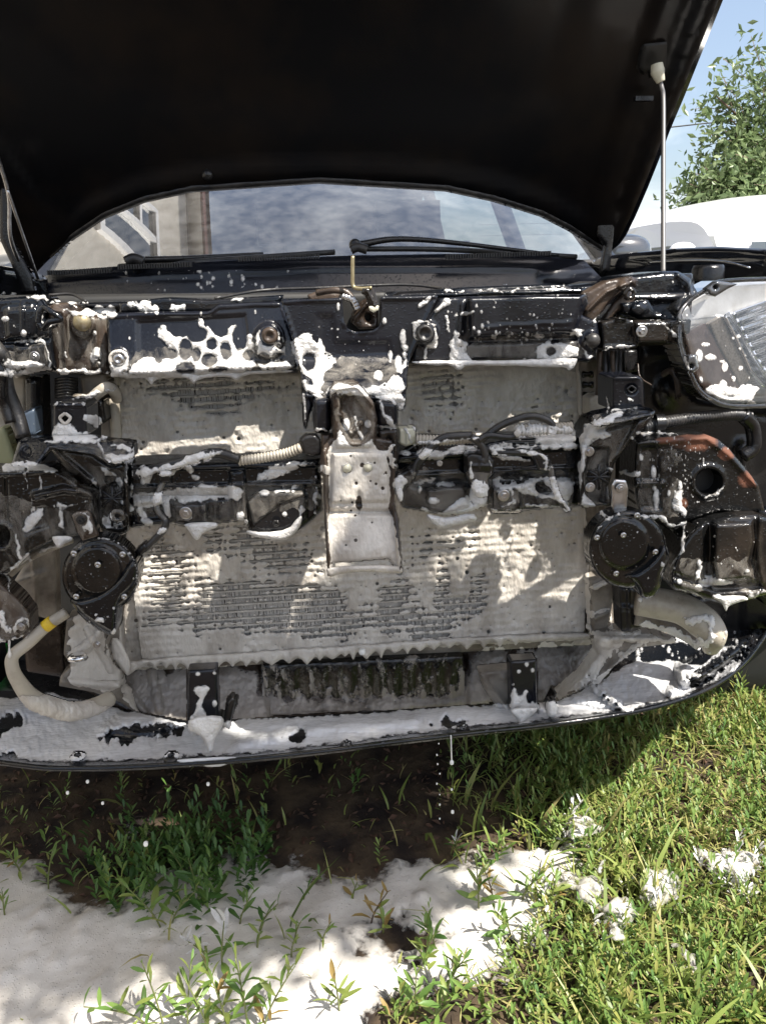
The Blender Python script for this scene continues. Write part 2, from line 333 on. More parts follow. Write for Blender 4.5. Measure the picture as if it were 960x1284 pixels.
def spline(P, n=8):
    P = [Vector(p) for p in P]
    if len(P) < 3:
        return [P[0].lerp(P[1], k/n) for k in range(n+1)]
    Q = [P[0]*2-P[1]]+P+[P[-1]*2-P[-2]]; out = []
    for i in range(1, len(Q)-2):
        a, b, c, d = Q[i-1:i+3]
        for k in range(n):
            t = k/n; out.append(.5*((2*b)+(c-a)*t+(2*a-5*b+4*c-d)*t*t+(3*b-a-3*c+d)*t**3))
    out.append(P[-1]); return out
def tube(name, pts, r, m, parent, seg=8, n=8, corr=None, reg=False, cap=True, **kw):
    """pts: list of (px,py,Y) or Vectors; r radius or list; corr = pitch of corrugation in m"""
    P = [p if isinstance(p, Vector) else P1(*p) for p in pts]
    S = spline(P, n)
    if corr:
        Ls = [0]
        for a, b in zip(S[:-1], S[1:]): Ls.append(Ls[-1]+(b-a).length)
        k = max(4, int(Ls[-1]/(corr/4))); S2 = []
        for q in np.linspace(0, Ls[-1], k):
            i = min(int(np.searchsorted(Ls, q, 'right'))-1, len(S)-2); t = (q-Ls[i])/max(Ls[i+1]-Ls[i], 1e-9); S2.append(S[i].lerp(S[i+1], t))
        S = S2
    rr = [r]*len(S) if not hasattr(r, '__len__') else list(np.interp(np.linspace(0, 1, len(S)), np.linspace(0, 1, len(r)), r))
    if corr: rr = [q*(1.0 if (i % 4) < 2 else .8) for i, q in enumerate(rr)]
    V = []; F = []; up = Vector((.13, .2, 1)).normalized(); prev = None
    for i, p in enumerate(S):
        t = (S[min(i+1, len(S)-1)]-S[max(i-1, 0)]).normalized()
        a = (prev - t*prev.dot(t)) if prev else t.cross(up)
        if a.length < 1e-5: a = t.cross(Vector((1, 0, 0)))
        a.normalize(); prev = a; b = t.cross(a)
        for k in range(seg):
            g = 2*math.pi*k/seg; V.append(p+(a*math.cos(g)+b*math.sin(g))*rr[i])
    for i in range(len(S)-1):
        for k in range(seg):
            F.append([i*seg+k, i*seg+(k+1) % seg, (i+1)*seg+(k+1) % seg, (i+1)*seg+k])
    if cap: F.append(list(range(seg))[::-1]); F.append([(len(S)-1)*seg+k for k in range(seg)])
    return mk(name, [tuple(v) for v in V], F, m, parent, reg=reg, **kw)
def lathe(name, prof, m, parent, loc, scale=1, axis='Y', seg=24, rot=None, reg=True, **kw):
    """prof: (radius, height towards -Y)"""
    V = []; F = []; n = len(prof)
    for k in range(seg):
        g = 2*math.pi*k/seg
        for r_, h in prof: V.append(Vector((r_*math.cos(g), -h, r_*math.sin(g)))*scale)
    if rot is not None: V = [rot @ v for v in V]
    V = [tuple(v+Vector(loc)) for v in V]
    for k in range(seg):
        a = k*n; b = ((k+1) % seg)*n
        for i in range(n-1): F.append([a+i, a+i+1, b+i+1, b+i])
    return mk(name, V, F, m, parent, reg=reg, **kw)
def boxm(c, s, rot=None):
    V = []; 
    for x in (-1, 1):
        for y in (-1, 1):
            for z in (-1, 1):
                v = Vector((x*s[0]/2, y*s[1]/2, z*s[2]/2)); v = rot @ v if rot is not None else v
                V.append(tuple(v+Vector(c)))
    return V, [[0, 1, 3, 2], [4, 6, 7, 5], [0, 4, 5, 1], [2, 3, 7, 6], [0, 2, 6, 4], [1, 5, 7, 3]]
def box(name, c, s, m, parent, rot=None, reg=False, **kw):
    V, F = boxm(c, s, rot); return mk(name, V, F, m, parent, smooth=False, reg=reg, **kw)
PROTO = {}
def hexbolt(kind):
    if kind in PROTO: return PROTO[kind]
    V = []; F = []
    def ring(n, r, y, ph=0):
        b = len(V)
        for k in range(n):
            g = 2*math.pi*k/n+ph; V.append((r*math.cos(g), y, r*math.sin(g)))
        return b
    def wall(a, b, n):
        for k in range(n): F.append([a+k, a+(k+1) % n, b+(k+1) % n, b+k])
    if kind == 'bolt':
        a = ring(18, 1, 0); b = ring(18, 1, -.18); c = ring(18, .9, -.24); wall(a, b, 18); wall(b, c, 18); F.append([c+k for k in range(18)])
        d = ring(6, .56, -.24, .2); e = ring(6, .56, -.62, .2); g = ring(6, .46, -.70, .2); wall(d, e, 6); wall(e, g, 6)
        h = ring(6, .3, -.70, .2); wall(g, h, 6); i_ = ring(6, .28, -.55, .2); wall(h, i_, 6); F.append([i_+k for k in range(6)])
    else:
        a = ring(14, 1, 0); b = ring(14, .96, -.25); c = ring(14, .7, -.45); d = ring(14, .35, -.5); e = ring(14, .3, -.3)
        wall(a, b, 14); wall(b, c, 14); wall(c, d, 14); wall(d, e, 14); F.append([e+k for k in range(14)])
    me = bpy.data.meshes.new(kind); me.from_pydata(V, [], F); me.polygons.foreach_set('use_smooth', np.full(len(F), kind != 'bolt')); me.update()
    PROTO[kind] = me; return me
def bolt(px, py, Y, rpx, parent, kind='bolt', m='steel'):
    me = hexbolt(kind); key = kind+m
    if key not in PROTO:
        me = me.copy(); me.materials.clear(); me.materials.append(M[m]); PROTO[key] = me
    o = bpy.data.objects.new(kind, PROTO[key]); o.location = P1(px, py, Y); s = rpx*Y/FPX; o.scale = (s, s, s); o.rotation_euler = (0, random.random()*3, 0)
    return link(o, parent)

# ================================================================== GROUND
xs = np.concatenate([-np.geomspace(400, 3, 14), np.arange(-2.9, 3.6, .06), np.geomspace(3.7, 400, 14)])
ys = np.concatenate([-np.geomspace(400, 1, 12), np.arange(-.9, 4.5, .06), np.geomspace(4.6, 600, 16)])
GX, GY = np.meshgrid(xs, ys)
def ground_z(x, y): return .018*fbm(x, y, .35, 5)*ss(1.2-(np.abs(x)-2.5)/2)
GZ = ground_z(GX, GY)-.02
nx, ny = len(xs), len(ys); ii = np.arange((ny-1)*(nx-1)); jj = (ii//(nx-1))*nx+ii % (nx-1)
mg, t, b = newmat('grassy_soil'); NN = t.nodes.new
tcn = NN('ShaderNodeTexCoord'); n1 = NN('ShaderNodeTexNoise'); n1.inputs['Scale'].default_value = 14; n1.inputs['Detail'].default_value = 10
t.links.new(tcn.outputs['Object'], n1.inputs['Vector']); cr = NN('ShaderNodeValToRGB')
cr.color_ramp.elements[0].position = .38; cr.color_ramp.elements[0].color = (.014, .008, .006, 1); cr.color_ramp.elements[1].position = .62; cr.color_ramp.elements[1].color = (.085, .058, .032, 1)
t.links.new(n1.outputs['Fac'], cr.inputs[0]); t.links.new(cr.outputs[0], b.inputs['Base Color']); b.inputs['Roughness'].default_value = .95
bp = NN('ShaderNodeBump'); bp.inputs['Distance'].default_value = .02; t.links.new(n1.outputs['Fac'], bp.inputs['Height']); t.links.new(bp.outputs[0], b.inputs['Normal'])
mk('ground', np.stack([GX, GY, GZ], -1).reshape(-1, 3), np.stack([jj, jj+1, jj+nx+1, jj+nx], -1), mg, kind='structure')

# ================================================================== THE CAR
car = empty('car', (.06, 2.6, 0), 'black car with raised bonnet and no front bumper, its bared front covered in white foam', 'car')
XC = .06
# ---- bonnet
def Yhood(x, y):
    d = rays(x, y); t = 2.2515/(d[..., 2]+1.19*d[..., 1]); return d[..., 1]*t
arc = [(45, 340), (62, 322), (90, 297), (130, 270), (180, 250), (240, 237), (320, 229), (400, 226), (480, 228), (560, 236), (620, 249), (680, 268), (715, 286), (742, 303), (757, 313), (768, 312)]
redge = [(777, 298), (790, 272), (806, 235), (822, 195), (835, 160), (852, 120), (870, 75), (900, 0), (960, -150), (1040, -330)]
ledge = [(-560, -330), (-420, -180), (-160, 90), (-60, 215), (0, 292), (20, 322)]
front = [(1010, -400), (800, -440), (240, -455), (-300, -440), (-520, -400)]
inner = [(78, 300), (110, 264), (170, 236), (250, 219), (330, 212), (400, 210), (480, 212), (550, 219), (620, 232), (690, 255), (738, 285), (752, 250), (775, 170), (800, 90), (838, -20), (950, -300), (900, -380), (240, -410), (-380, -370), (-420, -260), (-60, 110), (30, 230)]
bon = plate('bonnet', arc+redge+front+ledge, Yhood, M['hoodin'], car, T=0, step=9, r=10, roll=.012, reg=False, label=None,
    rel=[rP(inner, -.014, 14), rL([(60, 326), (105, 283), (150, 256), (240, 234), (400, 222), (560, 231), (650, 252), (750, 300)], 5, .004),
         rP([(150, 150), (330, 175), (480, 165), (620, 175), (720, 150), (790, -100), (600, -300), (200, -300), (-150, -60)], -.008, 60),
         rL([(793, 245), (846, 120), (893, 0), (1000, -250)], 5, .010), rL([(772, 270), (815, 150), (850, 40), (900, -90)], 6, -.010), rL([(783, 262), (832, 130), (873, 20), (940, -140)], 3, .006), rL([(40, 190), (62, 235), (70, 275)], 12, .006)])
plate('outer_skin', [(p[0], p[1]+3) for p in arc]+[(p[0]+5, p[1]+2) for p in redge]+front+ledge, lambda x, y: Yhood(x, y)+.03, M['paint'], bon, T=0, step=12, r=8, roll=0, reg=False)
plate('edge_seal', [(62, 326), (90, 300), (130, 273), (180, 253), (240, 240), (400, 229), (560, 239), (620, 252), (680, 271), (715, 289), (757, 316), (757, 310), (715, 282), (680, 264), (620, 245), (560, 232), (400, 222), (240, 233), (180, 246), (130, 266), (90, 293)],
      lambda x, y: Yhood(x, y)-.006, M['rubber'], bon, T=.02, step=4, r=2, reg=False)
for p in ((260, 219),): lathe('panel_clip', [(.0, .006), (.008, .005), (.011, 0)], M['plastic'], bon, P1(p[0], p[1], float(Yhood(*map(float, p)))-.002), seg=12, reg=False)
plate('stop_bracket', [(806, 55), (836, 52), (834, 92), (812, 98), (800, 85)], lambda x, y: Yhood(x, y)-.012, M['dark'], bon, T=.014, reg=False, holes=[(812, 101-8, 4, 4)])
box('bonnet_bumper', P1(806, 124, 1.585), (.035, .012, .008), M['plastic'], bon)
# prop rod
rod = tube('prop_rod', [(824, 96, 1.545), (829, 110, 1.54), (831, 128, 1.535), (831, 200, 1.5), (831, 290, 1.45), (831, 345, 1.42)], .0042, M['rodm'], car, seg=10)
tube('rod_grip', [(823, 80, 1.54), (824, 90, 1.54), (828, 103, 1.54)], [.0105, .0125, .0075], M['cream'], rod, seg=12)
# hinges
h = plate('bonnet_hinge', [(748, 268), (765, 250), (772, 262), (768, 300), (764, 340), (752, 344), (758, 308), (748, 296)], 1.80, M['plastic'], car, T=.012, reg=False)
bolt(762, 288, 1.795, 4, h, m='rubberb') if False else None
h = plate('bonnet_hinge', [(0, 235), (8, 234), (16, 300), (40, 345), (45, 368), (30, 370), (14, 330), (0, 300)], 1.72, M['plastic'], car, T=.012, reg=False)
tube('strut', [(-20, 150, 1.6), (10, 238, 1.68), (14, 300, 1.7), (36, 352, 1.75)], .004, M['steel'], h)
tube('strut', [(10, 238, 1.66), (24, 280, 1.69), (48, 350, 1.74)], .003, M['steel'], h)

# ---- windscreen, cabin, body shell
nu, nv = 33, 15; V = []
def ws(u, v, off=0):
    x = XC+(.665-.10*v)*u; y = 1.80+.13*u*u*(1-.3*v)+.80*v+off; z = .985+.42*v+.02*math.sin(math.pi*v)-off*.2
    return (x, y, z)
for v in np.linspace(0, 1, nv):
    for u in np.linspace(-1, 1, nu): V.append(ws(u, v))
F = [[j*nu+i, j*nu+i+1, (j+1)*nu+i+1, (j+1)*nu+i] for j in range(nv-1) for i in range(nu-1)]
wsc = mk('windscreen', V, F, M['glass'], car)
for s in (-1, 1):
    P = [ws(s*1.015, v) for v in np.linspace(-.06, 1, 8)]
    tube('windscreen_pillar', [Vector(p) for p in P], .026, M['satin'], car, seg=10, n=3)
tube('header_rail', [Vector(ws(u, 1.0)) for u in np.linspace(-1, 1, 7)], .03, M['satin'], car)
tube('windscreen_seal', [Vector(ws(u, -.01, -.004)) for u in np.linspace(-1.02, 1.02, 13)], .008, M['rubber'], wsc, n=3)
V = []; ny_ = 9
for k, yy in enumerate(np.linspace(2.62, 4.9, ny_)):
    for u in np.linspace(-1, 1, 9): V.append((XC+(.60+.02*math.sin(k/8*3.1))*u, yy, 1.42+.10*math.sin(.5+k/8*2.3)-.05*u*u-.25*max(0, (k-6)/2)**2))
mk('roof', V, [[j*9+i, j*9+i+1, (j+1)*9+i+1, (j+1)*9+i] for j in range(ny_-1) for i in range(8)], M['paint'], car)
def side_profile(s):
    # door and wing skins below the glass
    prof = [(.80, .62), (.83, .78), (.88, .9), (.78, .985)]
    sec = [(1.45, .90, .0), (1.7, .95, .01), (2.0, .97, .0), (2.6, .98, 0), (3.4, .985, 0), (4.4, .99, 0), (5.1, .96, -.05), (5.35, .9, -.2)]
    V = []; zz = [.28, .45, .62, .78, .90, .965]; bx = [.80, .875, .895, .90, .885, .80]
    for (y, zt, dx) in sec:
        for z_, x_ in zip(zz, bx): V.append((XC+s*(x_+dx*.9), y, .28+(z_-.28)*(zt-.28)/(.965-.28)))
    k = len(zz); F = [[j*k+i, j*k+i+1, (j+1)*k+i+1, (j+1)*k+i] for j in range(len(sec)-1) for i in range(k-1)]
    return V, F
for s in (-1, 1):
    V, F = side_profile(s); mk('body_side', V, F, M['paint'], car)
    for a, b in (((2.66, 1.41), (3.0, .98)), ((3.05, 1.43), (3.05, .98)), ((4.3, 1.42), (4.7, .98)), ((4.8, 1.3), (5.2, .98))):
        tube('window_pillar', [Vector((XC+s*.60, a[0]+(.02 if a[0] < 3 else 0), a[1])), Vector((XC+s*.78, b[0] if a[0] > 3 else a[0]+.4, b[1]))], .032, M['satin'], car) if a[0] > 3 else None
    mk('side_window', [(XC+s*.60, 2.66, 1.40), (XC+s*.60, 4.8, 1.40), (XC+s*.78, 5.1, .98), (XC+s*.78, 2.05, .98)], [[0, 1, 2, 3]], M['sideglass'], car, smooth=False)
box('dashboard', (XC, 2.25, .93), (1.3, .5, .10), M['plastic'], car, rot=Matrix.Rotation(.12, 3, 'X'))
box('floor_pan', (XC, 3.2, .3), (1.6, 3.4, .04), M['dark'], car)
box('tailgate', (XC, 5.3, .75), (1.5, .08, .95), M['paint'], car)
for s in (-1, 1):
    seat = box('seat', (XC+s*.36, 3.15, .78), (.46, .14, .62), M['seat'], car, rot=Matrix.Rotation(-.25, 3, 'X'))
    box('headrest', (XC+s*.36, 3.26, 1.17), (.25, .09, .16), M['seat'], seat, rot=Matrix.Rotation(-.15, 3, 'X'))
box('rear_seat', (XC, 4.3, .8), (1.3, .16, .6), M['seat'], car, rot=Matrix.Rotation(-.25, 3, 'X'))
V, F = [], []
box('rear_view_mirror', (XC, 2.5, 1.33), (.22, .03, .06), M['plastic'], car)
def ellipsoid(name, c, s, m, parent, cut=None, **kw):
    V = []; F = []; A, B = 20, 12
    for j in range(B+1):
        th = math.pi*j/B
        for i in range(A):
            ph = 2*math.pi*i/A
            x, y, z = math.sin(th)*math.cos(ph), math.sin(th)*math.sin(ph), math.cos(th)
            p = 1.25; q = lambda a: math.copysign(abs(a)**(1/p), a)
            V.append((c[0]+s[0]*q(x), c[1]+s[1]*q(y), c[2]+s[2]*q(z)))
    for j in range(B):
        for i in range(A): F.append([j*A+i, j*A+(i+1) % A, (j+1)*A+(i+1) % A, (j+1)*A+i])
    return mk(name, V, F, m, parent, **kw)
M['silver'] = mat('mirror_cap_gloss', (.10, .105, .115), .14, metal=.6, coat=1)
ellipsoid('door_mirror', P1(778, 318, 2.35), (.085, .07, .055), M['silver'], car)
ellipsoid('door_mirror', P1(20, 346, 2.2), (.09, .07, .055), M['silver'], car)

# ---- wheels
def wheel(x, y, s):
    g = bpy.data.objects.new('wheel', None); g.location = (x, y, .34); g.rotation_euler = (0, 0, s*math.pi/2); link(g, car)
    prof = [(.21, -.095), (.30, -.11), (.325, -.10), (.335, -.085)]
    for k in range(-3, 4):
        c = k*.024; prof += [(.341-.004*abs(k)/3, c-.009), (.341-.004*abs(k)/3, c+.009), (.330, c+.0105), (.330, c+.0135)]
    prof += [(.335, .095), (.325, .10), (.30, .11), (.21, .095)]
    lathe('tyre', prof, M['tyre'], g, (x, y, .34), seg=48, rot=Matrix.Rotation(s*math.pi/2, 3, 'Z'), reg=False)
    lathe('rim', [(.03, .06), (.08, .05), (.16, .06), (.2, .09), (.215, .09), (.215, -.09)], M['silver'], g, (x, y, .34), seg=24, rot=Matrix.Rotation(s*math.pi/2, 3, 'Z'), reg=False)
for (x, y, s) in ((XC+.74, 1.93, 1), (XC-.74, 1.93, -1), (XC+.76, 4.55, 1), (XC-.76, 4.55, -1)): wheel(x, y, s)

# ---- cowl and wipers
cowl = plate('cowl_panel', [(60, 341), (105, 337), (200, 330), (330, 324), (450, 320), (560, 318), (660, 320), (732, 326), (755, 350), (700, 372), (500, 378), (60, 385)], lambda x, y: 1.66+.10*((x-400)/340)**2-.0008*(y-350), M['satin'], car, T=.02, step=4,
    rel=[rL([(60, 356), (200, 344), (400, 336), (600, 334), (740, 340)], 5, .006), rE(705, 345, 40, 18, .02, .8)])
for x0, x1, yl in ((62, 140, 342), (150, 240, 335), (300, 400, 325), (560, 690, 322)):
    V = []; F = []
    for x in np.arange(x0, x1, 3.2):
        a = P1(x, yl-(x-x0)*.035, 1.64+.10*((x-400)/340)**2); v, f = boxm(a, (.0028, .02, .009)); k = len(V); V += v; F += [[q+k for q in g] for g in f]
    mk('vent_comb', V, F, M['rubber'], cowl, smooth=False, kind='stuff')
def wiper(name, pv, mid, tip, Y):
    a = tube(name, [(*pv, Y), (*mid, Y+.03), (*tip, Y+.06)], [.008, .006, .004], M['plastic'], car, seg=8)
    lathe('pivot_cap', [(0, .01), (.008, .01), (.012, .006), (.013, 0)], M['plastic'], a, P1(*pv, Y-.01), seg=16)
    return a
a = wiper('wiper', (445, 307), (520, 300), (700, 320), 1.72)
tube('blade', [(440, 312, 1.74), (560, 313, 1.77), (722, 322, 1.84)], .006, M['rubber'], a)
tube('washer_nozzle', [(440, 313, 1.7), (448, 310, 1.7), (460, 313, 1.7)], .010, M['rubber'], a)
a = wiper('wiper', (166, 326), (230, 324), (330, 318), 1.72)
tube('blade', [(150, 334, 1.78), (260, 327, 1.74), (420, 316, 1.74)], .006, M['rubber'], a)
tube('washer_nozzle', [(158, 328, 1.7), (168, 324, 1.7), (180, 328, 1.7)], .011, M['rubber'], a)

# ---- wings (inner fender tops)
def Yw(x, y): return np.interp(x, [750, 850, 960, 1100], [1.86, 1.62, 1.40, 1.25])
wr = plate('front_wing', [(742, 330), (752, 322), (800, 316), (850, 311), (900, 309), (960, 312), (1100, 330), (1100, 470), (960, 400), (860, 380), (748, 352)], Yw, M['paint'], car, T=.02, r=7, roll=.02, step=5,
    rel=[rL([(745, 330), (820, 324), (900, 320), (1000, 326)], 4, -.006), rL([(810, 330), (870, 328), (930, 330)], 2.5, .004)])
tube('wing_seam', [(812, 329, 1.68), (860, 327, 1.58), (905, 328, 1.48), (940, 336, 1.42)], .0022, M['chrome'], wr)
plate('front_wing', [(-150, 345), (0, 333), (40, 340), (56, 348), (62, 380), (0, 390), (-150, 480)], lambda x, y: np.interp(x, [-150, 56], [1.3, 1.85]), M['paint'], car, T=.02, r=7, roll=.02, step=5)
lathe('fluid_cap', [(0, .026), (.024, .026), (.027, .02), (.027, 0)], M['plastic'], car, P1(886, 352, 1.34), rot=Matrix.Rotation(-math.pi/2, 3, 'X'), seg=20)

# ---- dark engine bay behind everything
plate('bay_wall', [(-200, 372), (1150, 360), (1150, 800), (1000, 860), (-100, 900), (-200, 800)], 1.52, M['dark'], car, T=.01, step=14, reg=False)  # dark sheet added so no sky shows through the gaps
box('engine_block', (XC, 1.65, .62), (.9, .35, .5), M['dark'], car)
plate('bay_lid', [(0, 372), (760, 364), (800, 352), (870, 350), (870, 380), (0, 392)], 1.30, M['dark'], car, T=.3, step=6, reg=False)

# ---- radiator
rad = plate('radiator', [(128, 455), (770, 440), (772, 806), (128, 845)], 1.228, M['dirt'], car, T=.03, step=10)
def corners(pxl, pxr, pyt, pyb, Y):
    return P1(pxl, pyt, Y), P1(pxr, pyb, Y)
zt, zb = .842, .347; nrow = 41; RY = 1.205; xl, xr = -.305, .452
tm = None
for k in range(nrow):
    z = zb+(zt-zb)*k/(nrow-1)
    if tm is None:
        V, F = boxm((0, 0, 0), (xr-xl, .02, .0028)); tm = bpy.data.meshes.new('tube'); tm.from_pydata(V, [], F); tm.materials.append(M['tubem'])
    o = bpy.data.objects.new('tube', tm); o.location = ((xl+xr)/2, RY+.008, z); link(o, rad)
pitch = (zt-zb)/(nrow-1); V = []; F = []; nf = int((xr-xl)/.0024)
r2 = np.random.default_rng(3)
for k in range(nrow-1):
    z0 = zb+pitch*k+.0012; z1 = z0+pitch-.0024
    x = xl+(xr-xl)*np.arange(nf)/nf+r2.normal(0, .0004, nf); sl_ = r2.normal(0, .0006, nf); yy_ = RY+.003+.002*r2.random(nf); w_ = .00075+.0007*r2.random(nf)
    b0 = len(V)
    for i in range(nf):
        V += [(x[i]-w_[i], yy_[i], z0), (x[i]+w_[i], yy_[i], z0), (x[i]+sl_[i]+w_[i], yy_[i], z1), (x[i]+sl_[i]-w_[i], yy_[i], z1), (x[i]-w_[i], RY+.018, z0), (x[i]+sl_[i]-w_[i], RY+.018, z1)]
        q = b0+6*i; F += [[q, q+1, q+2, q+3], [q, q+3, q+5, q+4]]
fins = mk('fins', np.array(V), np.array(F), M['alu'], rad, smooth=False, kind='stuff')
# cling surface for the foam in front of the core (a coarse copy used only for placing foam)
Vc = [(xl, RY-.004, zb), (xr, RY-.004, zb), (xr, RY-.004, zt), (xl, RY-.004, zt)]; REG.append((Vc, [[0, 1, 2, 3]], rad))
sr = plate('side_tank', [(723, 448), (748, 447), (768, 800), (741, 806)], 1.19, M['dirt'], car, T=.04, rel=[rL([(735, 450), (755, 800)], 6, .006)])
for k in range(24):
    y = 465+k*13; x = 728+(y-450)*.045; bx = plate('fin_block', R(x, y, x+15, y+9), 1.184, M['grime'], sr, T=.01, step=3, r=2, reg=False) if y < 590 or y > 720 else None
plate('side_tank', [(128, 466), (148, 464), (152, 838), (124, 842)], 1.19, M['dirt'], car, T=.04, rel=[rL([(138, 470), (137, 830)], 6, .006)])
tube('tank_pipe', [(143, 500, 1.16), (147, 560, 1.16), (149, 640, 1.17)], .008, M['hose'], car, reg=True)

# ---- lower grille support, intercooler, valance
low = plate('lower_support', [(112, 838), (150, 826), (300, 822), (600, 806), (780, 790), (800, 800), (742, 862), (690, 886), (620, 880), (300, 905), (190, 909), (100, 862)], lambda x, y: 1.25-.0009*(y-820), M['brown'], car, T=.02, step=4,
    rel=[rP([(322, 826), (586, 815), (590, 888), (335, 902)], -.012, 5), rL([(150, 850), (190, 905)], 6, .008), rL([(790, 800), (700, 870)], 8, .01), rL([(640, 820), (640, 880)], 6, .005), rL([(190, 840), (200, 890)], 7, .006)])
ic = plate('lower_cooler', [(328, 832), (580, 821), (584, 884), (336, 898)], 1.215, M['grime'], car, T=.02, step=4, rel=[rE(350+k*18, 860, 7, 40, .004, .6) for k in range(13)])
gl = plate('air_guide', [(84, 775), (104, 768), (128, 780), (140, 826), (150, 842), (152, 870), (190, 908), (150, 880), (118, 868), (74, 860), (76, 848), (90, 835), (80, 820)], lambda x, y: 1.12+.0008*(x-100), M['dirt'], car, T=.03, step=3, rel=[rL([(85, 830), (120, 800), (135, 775)], 8, .012), rE(97, 824, 14, 5, .012, .7), rL([(80, 855), (150, 860)], 6, .01), rL([(110, 790), (140, 840)], 5, .008)])
bolt(122, 808, 1.095, 5, gl)
ellipsoid('guide_clip', P1(97, 824, 1.09), (.014, .012, .006), M['chrome'], gl)
plate('air_guide', [(740, 792), (790, 790), (845, 800), (848, 806), (800, 812), (770, 835), (742, 865), (690, 884), (730, 850), (752, 820)], lambda x, y: 1.14-.0004*(x-740), M['dirt'], car, T=.03, step=3, rel=[rL([(745, 800), (820, 802)], 5, .012), rE(757, 806, 12, 8, .015, .7), rL([(800, 812), (710, 875)], 5, .008)])
plate('core_side', [(740, 728), (768, 716), (772, 735), (760, 790), (744, 800)], 1.15, M['dirt'], car, T=.03, rel=[rL([(745, 738), (768, 728)], 5, .012), rL([(745, 775), (762, 768)], 5, .012)])
cs = plate('vertical_brace', [(775, 735), (800, 738), (803, 790), (778, 792)], 1.10, M['plastic'], car, T=.03, rel=[rL([(788, 738), (790, 790)], 5, .01), rL([(778, 762), (803, 764)], 4, .008)])

# ---- lower bumper tray: a near-horizontal tray with a rolled front lip
trayp = [(-240, 830), (-140, 900), (-60, 942), (0, 954), (60, 961), (130, 961), (200, 958), (275, 953), (350, 946), (420, 938), (480, 930), (540, 923), (600, 916), (650, 911), (700, 905), (750, 898), (800, 889), (840, 879), (880, 865), (910, 848), (935, 826), (955, 800), (980, 760), (1020, 700), (1060, 690), (1040, 740), (985, 785), (905, 792), (830, 780), (800, 800), (760, 850), (700, 878), (600, 883), (420, 895), (240, 905), (170, 893), (80, 868), (0, 866), (-100, 850)]
tp = np.array(trayp, float)
def tray():
    xs = np.arange(-250, 1070, 5.); ys = np.arange(680, 975, 5.); X, Y = np.meshgrid(xs, ys); f = sdp(tp, X, Y)
    vx, vy, vf, F, segs = march(f, xs, ys)
    dl = sdl(tp[:23], vx, vy)
    z = .285+.022*np.clip(1-dl/9, 0, 1)**2-.006*ss(dl/60)
    z += .012*rP([(120, 920), (150, 895), (205, 890), (225, 912), (190, 925)], 1, 6)(vx, vy)+.010*rP([(700, 878), (745, 860), (790, 885), (760, 893)], 1, 6)(vx, vy)
    z += .006*rL([(300, 935), (400, 915), (520, 905)], 10, 1)(vx, vy)+.02*rL([(742, 860), (775, 885)], 5, 1)(vx, vy)+.015*rL([(840, 870), (905, 830), (950, 790)], 8, 1)(vx, vy)
    z += .03*rP([(845, 835), (905, 800), (950, 795), (930, 822), (880, 858), (850, 862)], 1, 8)(vx, vy)
    V = PZ(vx, vy, z); nV = len(V); b = {}; W = []
    for a, c in segs:
        for k in (a, c):
            if k not in b: b[k] = nV+len(W); W += [V[k], V[k]-np.array([0, -.004, .011])]
        F.append([b[a], b[c], b[c]+1, b[a]+1])
    return mk('lower_bumper_tray', np.vstack([V, W]), F, M['black'], car, reg=True)
tr = tray()
tube('lip_edge', [PZv for PZv in [Vector(PZ(x, y+2, .302).tolist()) for x, y in trayp[3:23]]], .0040, M['black'], tr, n=4)
for p in ((98, 950), (215, 950), (434, 936), (580, 915)): lathe('tray_eyelet', [(.005, .003), (.008, .004), (.011, 0)], M['plastic'], tr, Vector(PZ(*p, .30).tolist()), rot=Matrix.Rotation(-math.pi/2, 3, 'X'), seg=14)
for q in ([(1, 925), (10, 905), (30, 898), (26, 910), (5, 935)], [(0, 940), (10, 935), (28, 955), (10, 955)]):
    pass
rr_ = [(770, 790), (805, 778), (905, 772), (960, 765), (960, 800), (905, 805), (860, 800), (800, 815), (770, 830)]
plate('wheel_arch_liner', [(770, 800), (800, 770), (840, 755), (900, 745), (1000, 740), (1000, 800), (905, 800), (880, 815), (860, 830), (790, 835)], 1.30, M['plastic'], car, T=.02, step=5,
    rel=[rL([(928, 750), (928, 810)], 3, -.01), rL([(790, 830), (800, 770)], 5, .01), rL([(840, 800), (845, 840)], 4, .008), rL([(812, 808), (815, 838)], 3, .008)])

box('under_shield', (XC, 1.84, .215), (1.5, 1.1, .012), M['plastic'], car)  # added to keep the ground beneath the car in shade
for s in (-1, 1): box('arch_liner', (XC+s*.62, 2.0, .5), (.012, 1.1, .45), M['plastic'], car)  # added as well, to stop light coming in from the sides
# ---- brackets on the tray
for (q, Y) in (([(235, 840), (272, 838), (275, 915), (268, 921), (240, 921), (235, 912)], 1.02), ([(639, 828), (672, 826), (674, 890), (668, 896), (645, 896), (640, 888)], 1.05)):
    b_ = plate('grille_bracket', q, Y, M['satin'], car, T=.02, step=2.5, rel=[rE(q[0][0]+10, q[0][1]+60, 4, 4, -.004, .5)])
    x0, y0 = q[1]
    plate('bracket_wing', [(x0+2, y0+60), (x0+12, y0+64), (x0+24, y0+40), (x0+26, y0+44), (x0+14, y0+72), (x0+2, y0+78)], Y+.01, M['grime'], b_, T=.02, step=2)
plate('tray_gusset', [(600, 842), (640, 838), (640, 900), (628, 896), (606, 862)], 1.09, M['dirt'], car, T=.02, step=3, rel=[rL([(602, 845), (640, 893)], 4, .01), rE(632, 850, 5, 5, .006)])
plate('tray_clip', [(686, 878), (696, 876), (697, 896), (688, 900)], 1.02, M['plastic'], car, T=.01, step=2)
plate('tray_clip', [(284, 880), (292, 872), (296, 878), (288, 914), (280, 910)], 1.02, M['plastic'], car, T=.01, step=2)

